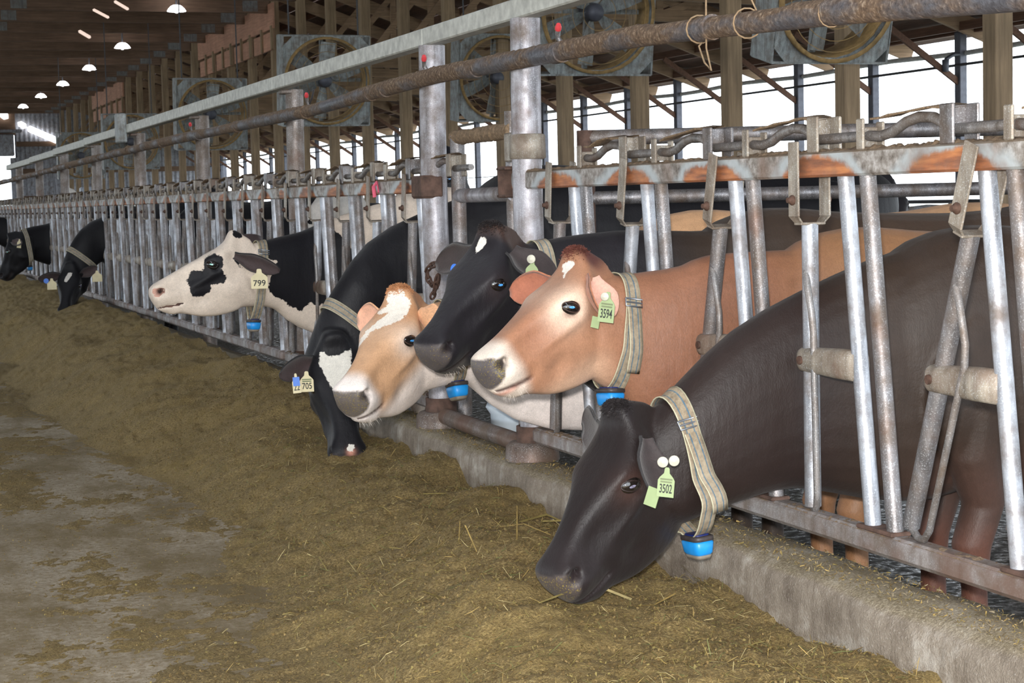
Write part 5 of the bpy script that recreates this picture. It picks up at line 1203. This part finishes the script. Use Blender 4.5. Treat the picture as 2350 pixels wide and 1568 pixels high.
# --- short hair on the polls, whiskers on the chins
h_red = mat_plain('red_brown_hair', L(104, 58, 48), .7, 0, .3, 40); h_blk = mat_plain('black_hair', L(36, 31, 32), .7, 0, .3, 40); h_tan = mat_plain('tan_hair', L(196, 142, 100), .7, 0, .2, 40); h_pale = mat_plain('pale_whisker', L(206, 196, 186), .6, 0, .1)
tuft(c7, (-.025,0,-.09), (.032,.055,.03), 2600, .011, h_red, (.5,0,-.1), seed=1); tuft(c6, (-.025,0,-.09), (.032,.055,.03), 2600, .011, h_blk, (.5,0,-.1), seed=2); tuft(c8, (-.025,0,-.09), (.032,.055,.03), 2600, .011, h_blk, (.5,0,-.1), seed=3); tuft(c5, (-.025,0,-.09), (.032,.055,.03), 2600, .011, h_tan, (.5,0,-.1), seed=4)
for cc, sd in ((c7, 11), (c5, 12), (c6, 13)): tuft(cc, (.93,.03,.35), (.05,.06,.02), 60, .024, h_pale, (.1,0,.8), 'whiskers', .00028, sd, .4)
# ------------------------------------------------------------------ feed heaped along the curb
def feed_height(X, Y):
    """height above the slab; below zero the concrete shows"""
    edge = 1.16+.10*np.sin(Y*.9+.6)+.30*vnoise(Y*.7, Y*0+.5, 21)+.16*vnoise(Y*1.9, X*.8, 22)-.10*sstep(6, 3.5, Y)-.05*sstep(8, 14, Y)
    a = (X-edge)/(2.3-edge); top = .235+.05*sstep(8.2, 10.5, Y)+.06*sstep(10, 18, Y)
    h = top*sstep(-.05, .62, a)-.012
    h += .065*sstep(.0, .5, a)*(vnoise(X*2.6, Y*1.7, 11)+.5*vnoise(X*6, Y*4.5, 12))
    h += .028*sstep(-.1, .3, a)*(vnoise(X*13, Y*11, 13)+.5*vnoise(X*27, Y*23, 14))+.012*vnoise(X*60, Y*55, 15)*sstep(-.1, .2, a)
    h -= .030*sstep(1.95, 2.3, X)*sstep(8.5, 7.2, Y)
    h += (.035*np.sin(Y*7.3+1.0)+.06*vnoise(Y*3.1, Y*0+3, 41)+.03*vnoise(Y*9.0, Y*0+8, 42))*sstep(1.95, 2.28, X)*sstep(8.0, 7.0, Y)
    for cx, cy, rx, ry, dp in ((1.62, 5.85, .30, .55, .10), (1.80, 4.05, .26, .30, .055), (1.55, 7.2, .3, .5, .05), (1.75, 9.2, .3, .6, .06), (2.02, 7.5, .16, .2, .03)):
        h -= dp*np.exp(-((X-cx)/rx)**2-((Y-cy)/ry)**2)
    h += .07*np.exp(-((X-1.55)/.28)**2-((Y-4.55)/.4)**2)+.05*np.exp(-((X-1.9)/.2)**2-((Y-5.2)/.35)**2)
    h += .085*sstep(1.75, 2.2, X)*sstep(8.1, 8.9, Y)
    # thin scattered cover that breaks up towards the bare concrete
    fb = vnoise(X*2.3+.4*Y, Y*1.0-.3*X, 31)+.55*vnoise(X*6.1, Y*3.7, 35)+.40*vnoise(X*19, Y*15, 33)+.35*vnoise(X*48, Y*42, 34)+.25*vnoise(X*85, Y*80, 36)
    thin = .022*(fb*1.15-.30+.50*sstep(-1.6, .10, a)); h = np.maximum(h-.004*sstep(.25, -.1, a), np.minimum(thin, .016))
    return h
ys = [2.3]
while ys[-1] < 42: ys.append(ys[-1]+.0125*max(1, ys[-1]/4.2)**1.25)
ys = np.array(ys); xs = np.arange(.30, 2.303, .0135); Y, X = np.meshgrid(ys, xs, indexing='ij'); Hh = feed_height(X, Y)
V = np.stack([X, Y, SLAB+Hh-.001], -1).reshape(-1, 3); n = len(xs); i, j = np.meshgrid(np.arange(len(ys)-1), np.arange(n-1), indexing='ij')
keep = (np.maximum.reduce([Hh[:-1,:-1], Hh[1:,:-1], Hh[:-1,1:], Hh[1:,1:]]) > -.003).ravel(); a = (i*n+j).ravel()[keep]; F = np.stack([a, a+1, a+n+1, a+n], -1)
def feed_mat(name='chopped_feed'):
    t = NT(name, 0.95); p = t.coord('Object'); n1 = t.noise(p, 110, 4, 0.75); n2 = t.noise(p, 7, 4, 0.6); n3 = t.noise(t.mapping(p, (1, .35, 1)), 240, 2, 0.6); v = t.vor(p, 130); n4 = t.noise(p, 1.3, 3)
    c = t.ramp(n1, ((0.30, L(62, 50, 28)), (0.46, L(124, 104, 64)), (0.58, L(156, 134, 86)), (0.72, L(206, 184, 130))))
    c = t.mix(t.ramp(n2, ((0.35, 0.0), (0.7, 0.55))), c, L(108, 92, 50)); c = t.mix(t.ramp(n3, ((0.62, 0.0), (0.70, 0.8))), c, L(176, 152, 92)); c = t.mix(t.ramp(v, ((0.0, 0.7), (0.16, 0.0))), c, L(158, 118, 50))
    c = t.mix(t.ramp(n4, ((0.40, 0.0), (0.68, 0.45))), c, L(140, 118, 68))
    t.color(c); t.bump(t.math('ADD', n1, t.math('MULTIPLY', n3, 0.6)), 0.9, 0.014); return t.m
o = obj('chopped_feed', np_mesh('chopped_feed', V, F, feed_mat()), None); tag(o, 'olive brown chopped feed heaped along the curb and spread on the floor', 'feed', None, 'stuff')
def hgt(x, y): return SLAB+np.maximum(feed_height(x, y), 0)
def scatter(name, N, xr, yr, size, lw, mats, lab, zoff, on=None, seed=1, bend=.15, ypow=1.6, floor_d=.10):
    g = np.random.default_rng(seed); x = g.uniform(*xr, N); y = yr[0]+(yr[1]-yr[0])*g.random(N)**ypow
    z = hgt(x, y) if on is None else on(x, y)
    if on is None:
        hh = (z-SLAB)/.05; dens = np.clip(hh, floor_d, 1); k = g.random(N) < dens; x, y, z = x[k], y[k], z[k]; N = len(x)
    ln = g.uniform(*size, N)*(1 if on is not None else np.where(z-SLAB < .004, .62, 1.0)); w = ln*lw*g.uniform(.6, 1.5, N); an = g.uniform(0, 2*math.pi, N); pi = g.normal(0, .38, N)
    d = np.stack([np.cos(an)*np.cos(pi), np.sin(an)*np.cos(pi), np.sin(pi)], -1); s = np.stack([-np.sin(an), np.cos(an), g.normal(0, .6, N)], -1)
    c = np.stack([x, y, z+zoff+np.abs(np.sin(pi))*ln*.35], -1); m = c+np.array([0,0,1.])*(ln*bend*g.uniform(-.5, 1, N))[:,None]
    P = np.stack([c-d*ln[:,None]/2-s*w[:,None]/2, c-d*ln[:,None]/2+s*w[:,None]/2, m-s*w[:,None]/2, m+s*w[:,None]/2, c+d*ln[:,None]/2-s*w[:,None]*.3, c+d*ln[:,None]/2+s*w[:,None]*.3], 1).reshape(-1, 3)
    b = (np.arange(N)*6)[:,None]; F = np.concatenate([b+np.array([[0,1,3,2]]), b+np.array([[2,3,5,4]])], 1).reshape(-1, 4)
    me = np_mesh(name, P, F, mats, False); mi = np.repeat(g.integers(0, len(mats), N), 2).astype(np.int32); me.polygons.foreach_set('material_index', mi)
    o = obj(name, me, None); tag(o, lab, 'feed', None, 'stuff'); return o
S_ = [mat_plain('straw_gold', L(158, 134, 78), .8, 0, .25, 40), mat_plain('straw_olive', L(122, 108, 60), .8, 0, .25, 40), mat_plain('straw_brown', L(104, 84, 46), .85, 0, .25, 40), mat_plain('straw_pale', L(176, 160, 112), .8, 0, .2, 40), mat_plain('straw_green', L(104, 108, 62), .8, 0, .25, 40)]
scatter('hay_strands', 14000, (.9, 2.28), (2.6, 8.5), (.012, .05), .030, [S_[0], S_[1], S_[2], S_[1], S_[4], S_[3]], 'loose hay and straw stalks lying on the heaped feed', .002, seed=3, ypow=1.9)
scatter('feed_flakes', 130000, (.35, 2.28), (2.6, 10.5), (.0025, .0085), .5, [S_[1], S_[2], S_[2], mat_plain('flake_tan', L(126, 106, 66), .9, 0, .3, 40)], 'small chopped feed flakes and grain on the heap and floor', .0015, seed=5, ypow=1.7, floor_d=.42)
crb = lambda x, y: 0.423+0*x
scatter('curb_litter', 11000, (2.312, 2.49), (2.2, 8.2), (.003, .013), .16, [S_[1], S_[2], mat_plain('litter_grey', L(132, 120, 96), .9, 0, .25, 40), S_[0]], 'dry straw crumbs lying on top of the curb', .0015, crb, 9, ypow=1.3)
long_ = scatter('long_stalks', 70, (1.3, 2.25), (2.9, 6.5), (.09, .22), .022, [S_[0], S_[3], S_[1]], 'long single straw stalks on the feed in front', .006, None, 12, .2, 1.3)
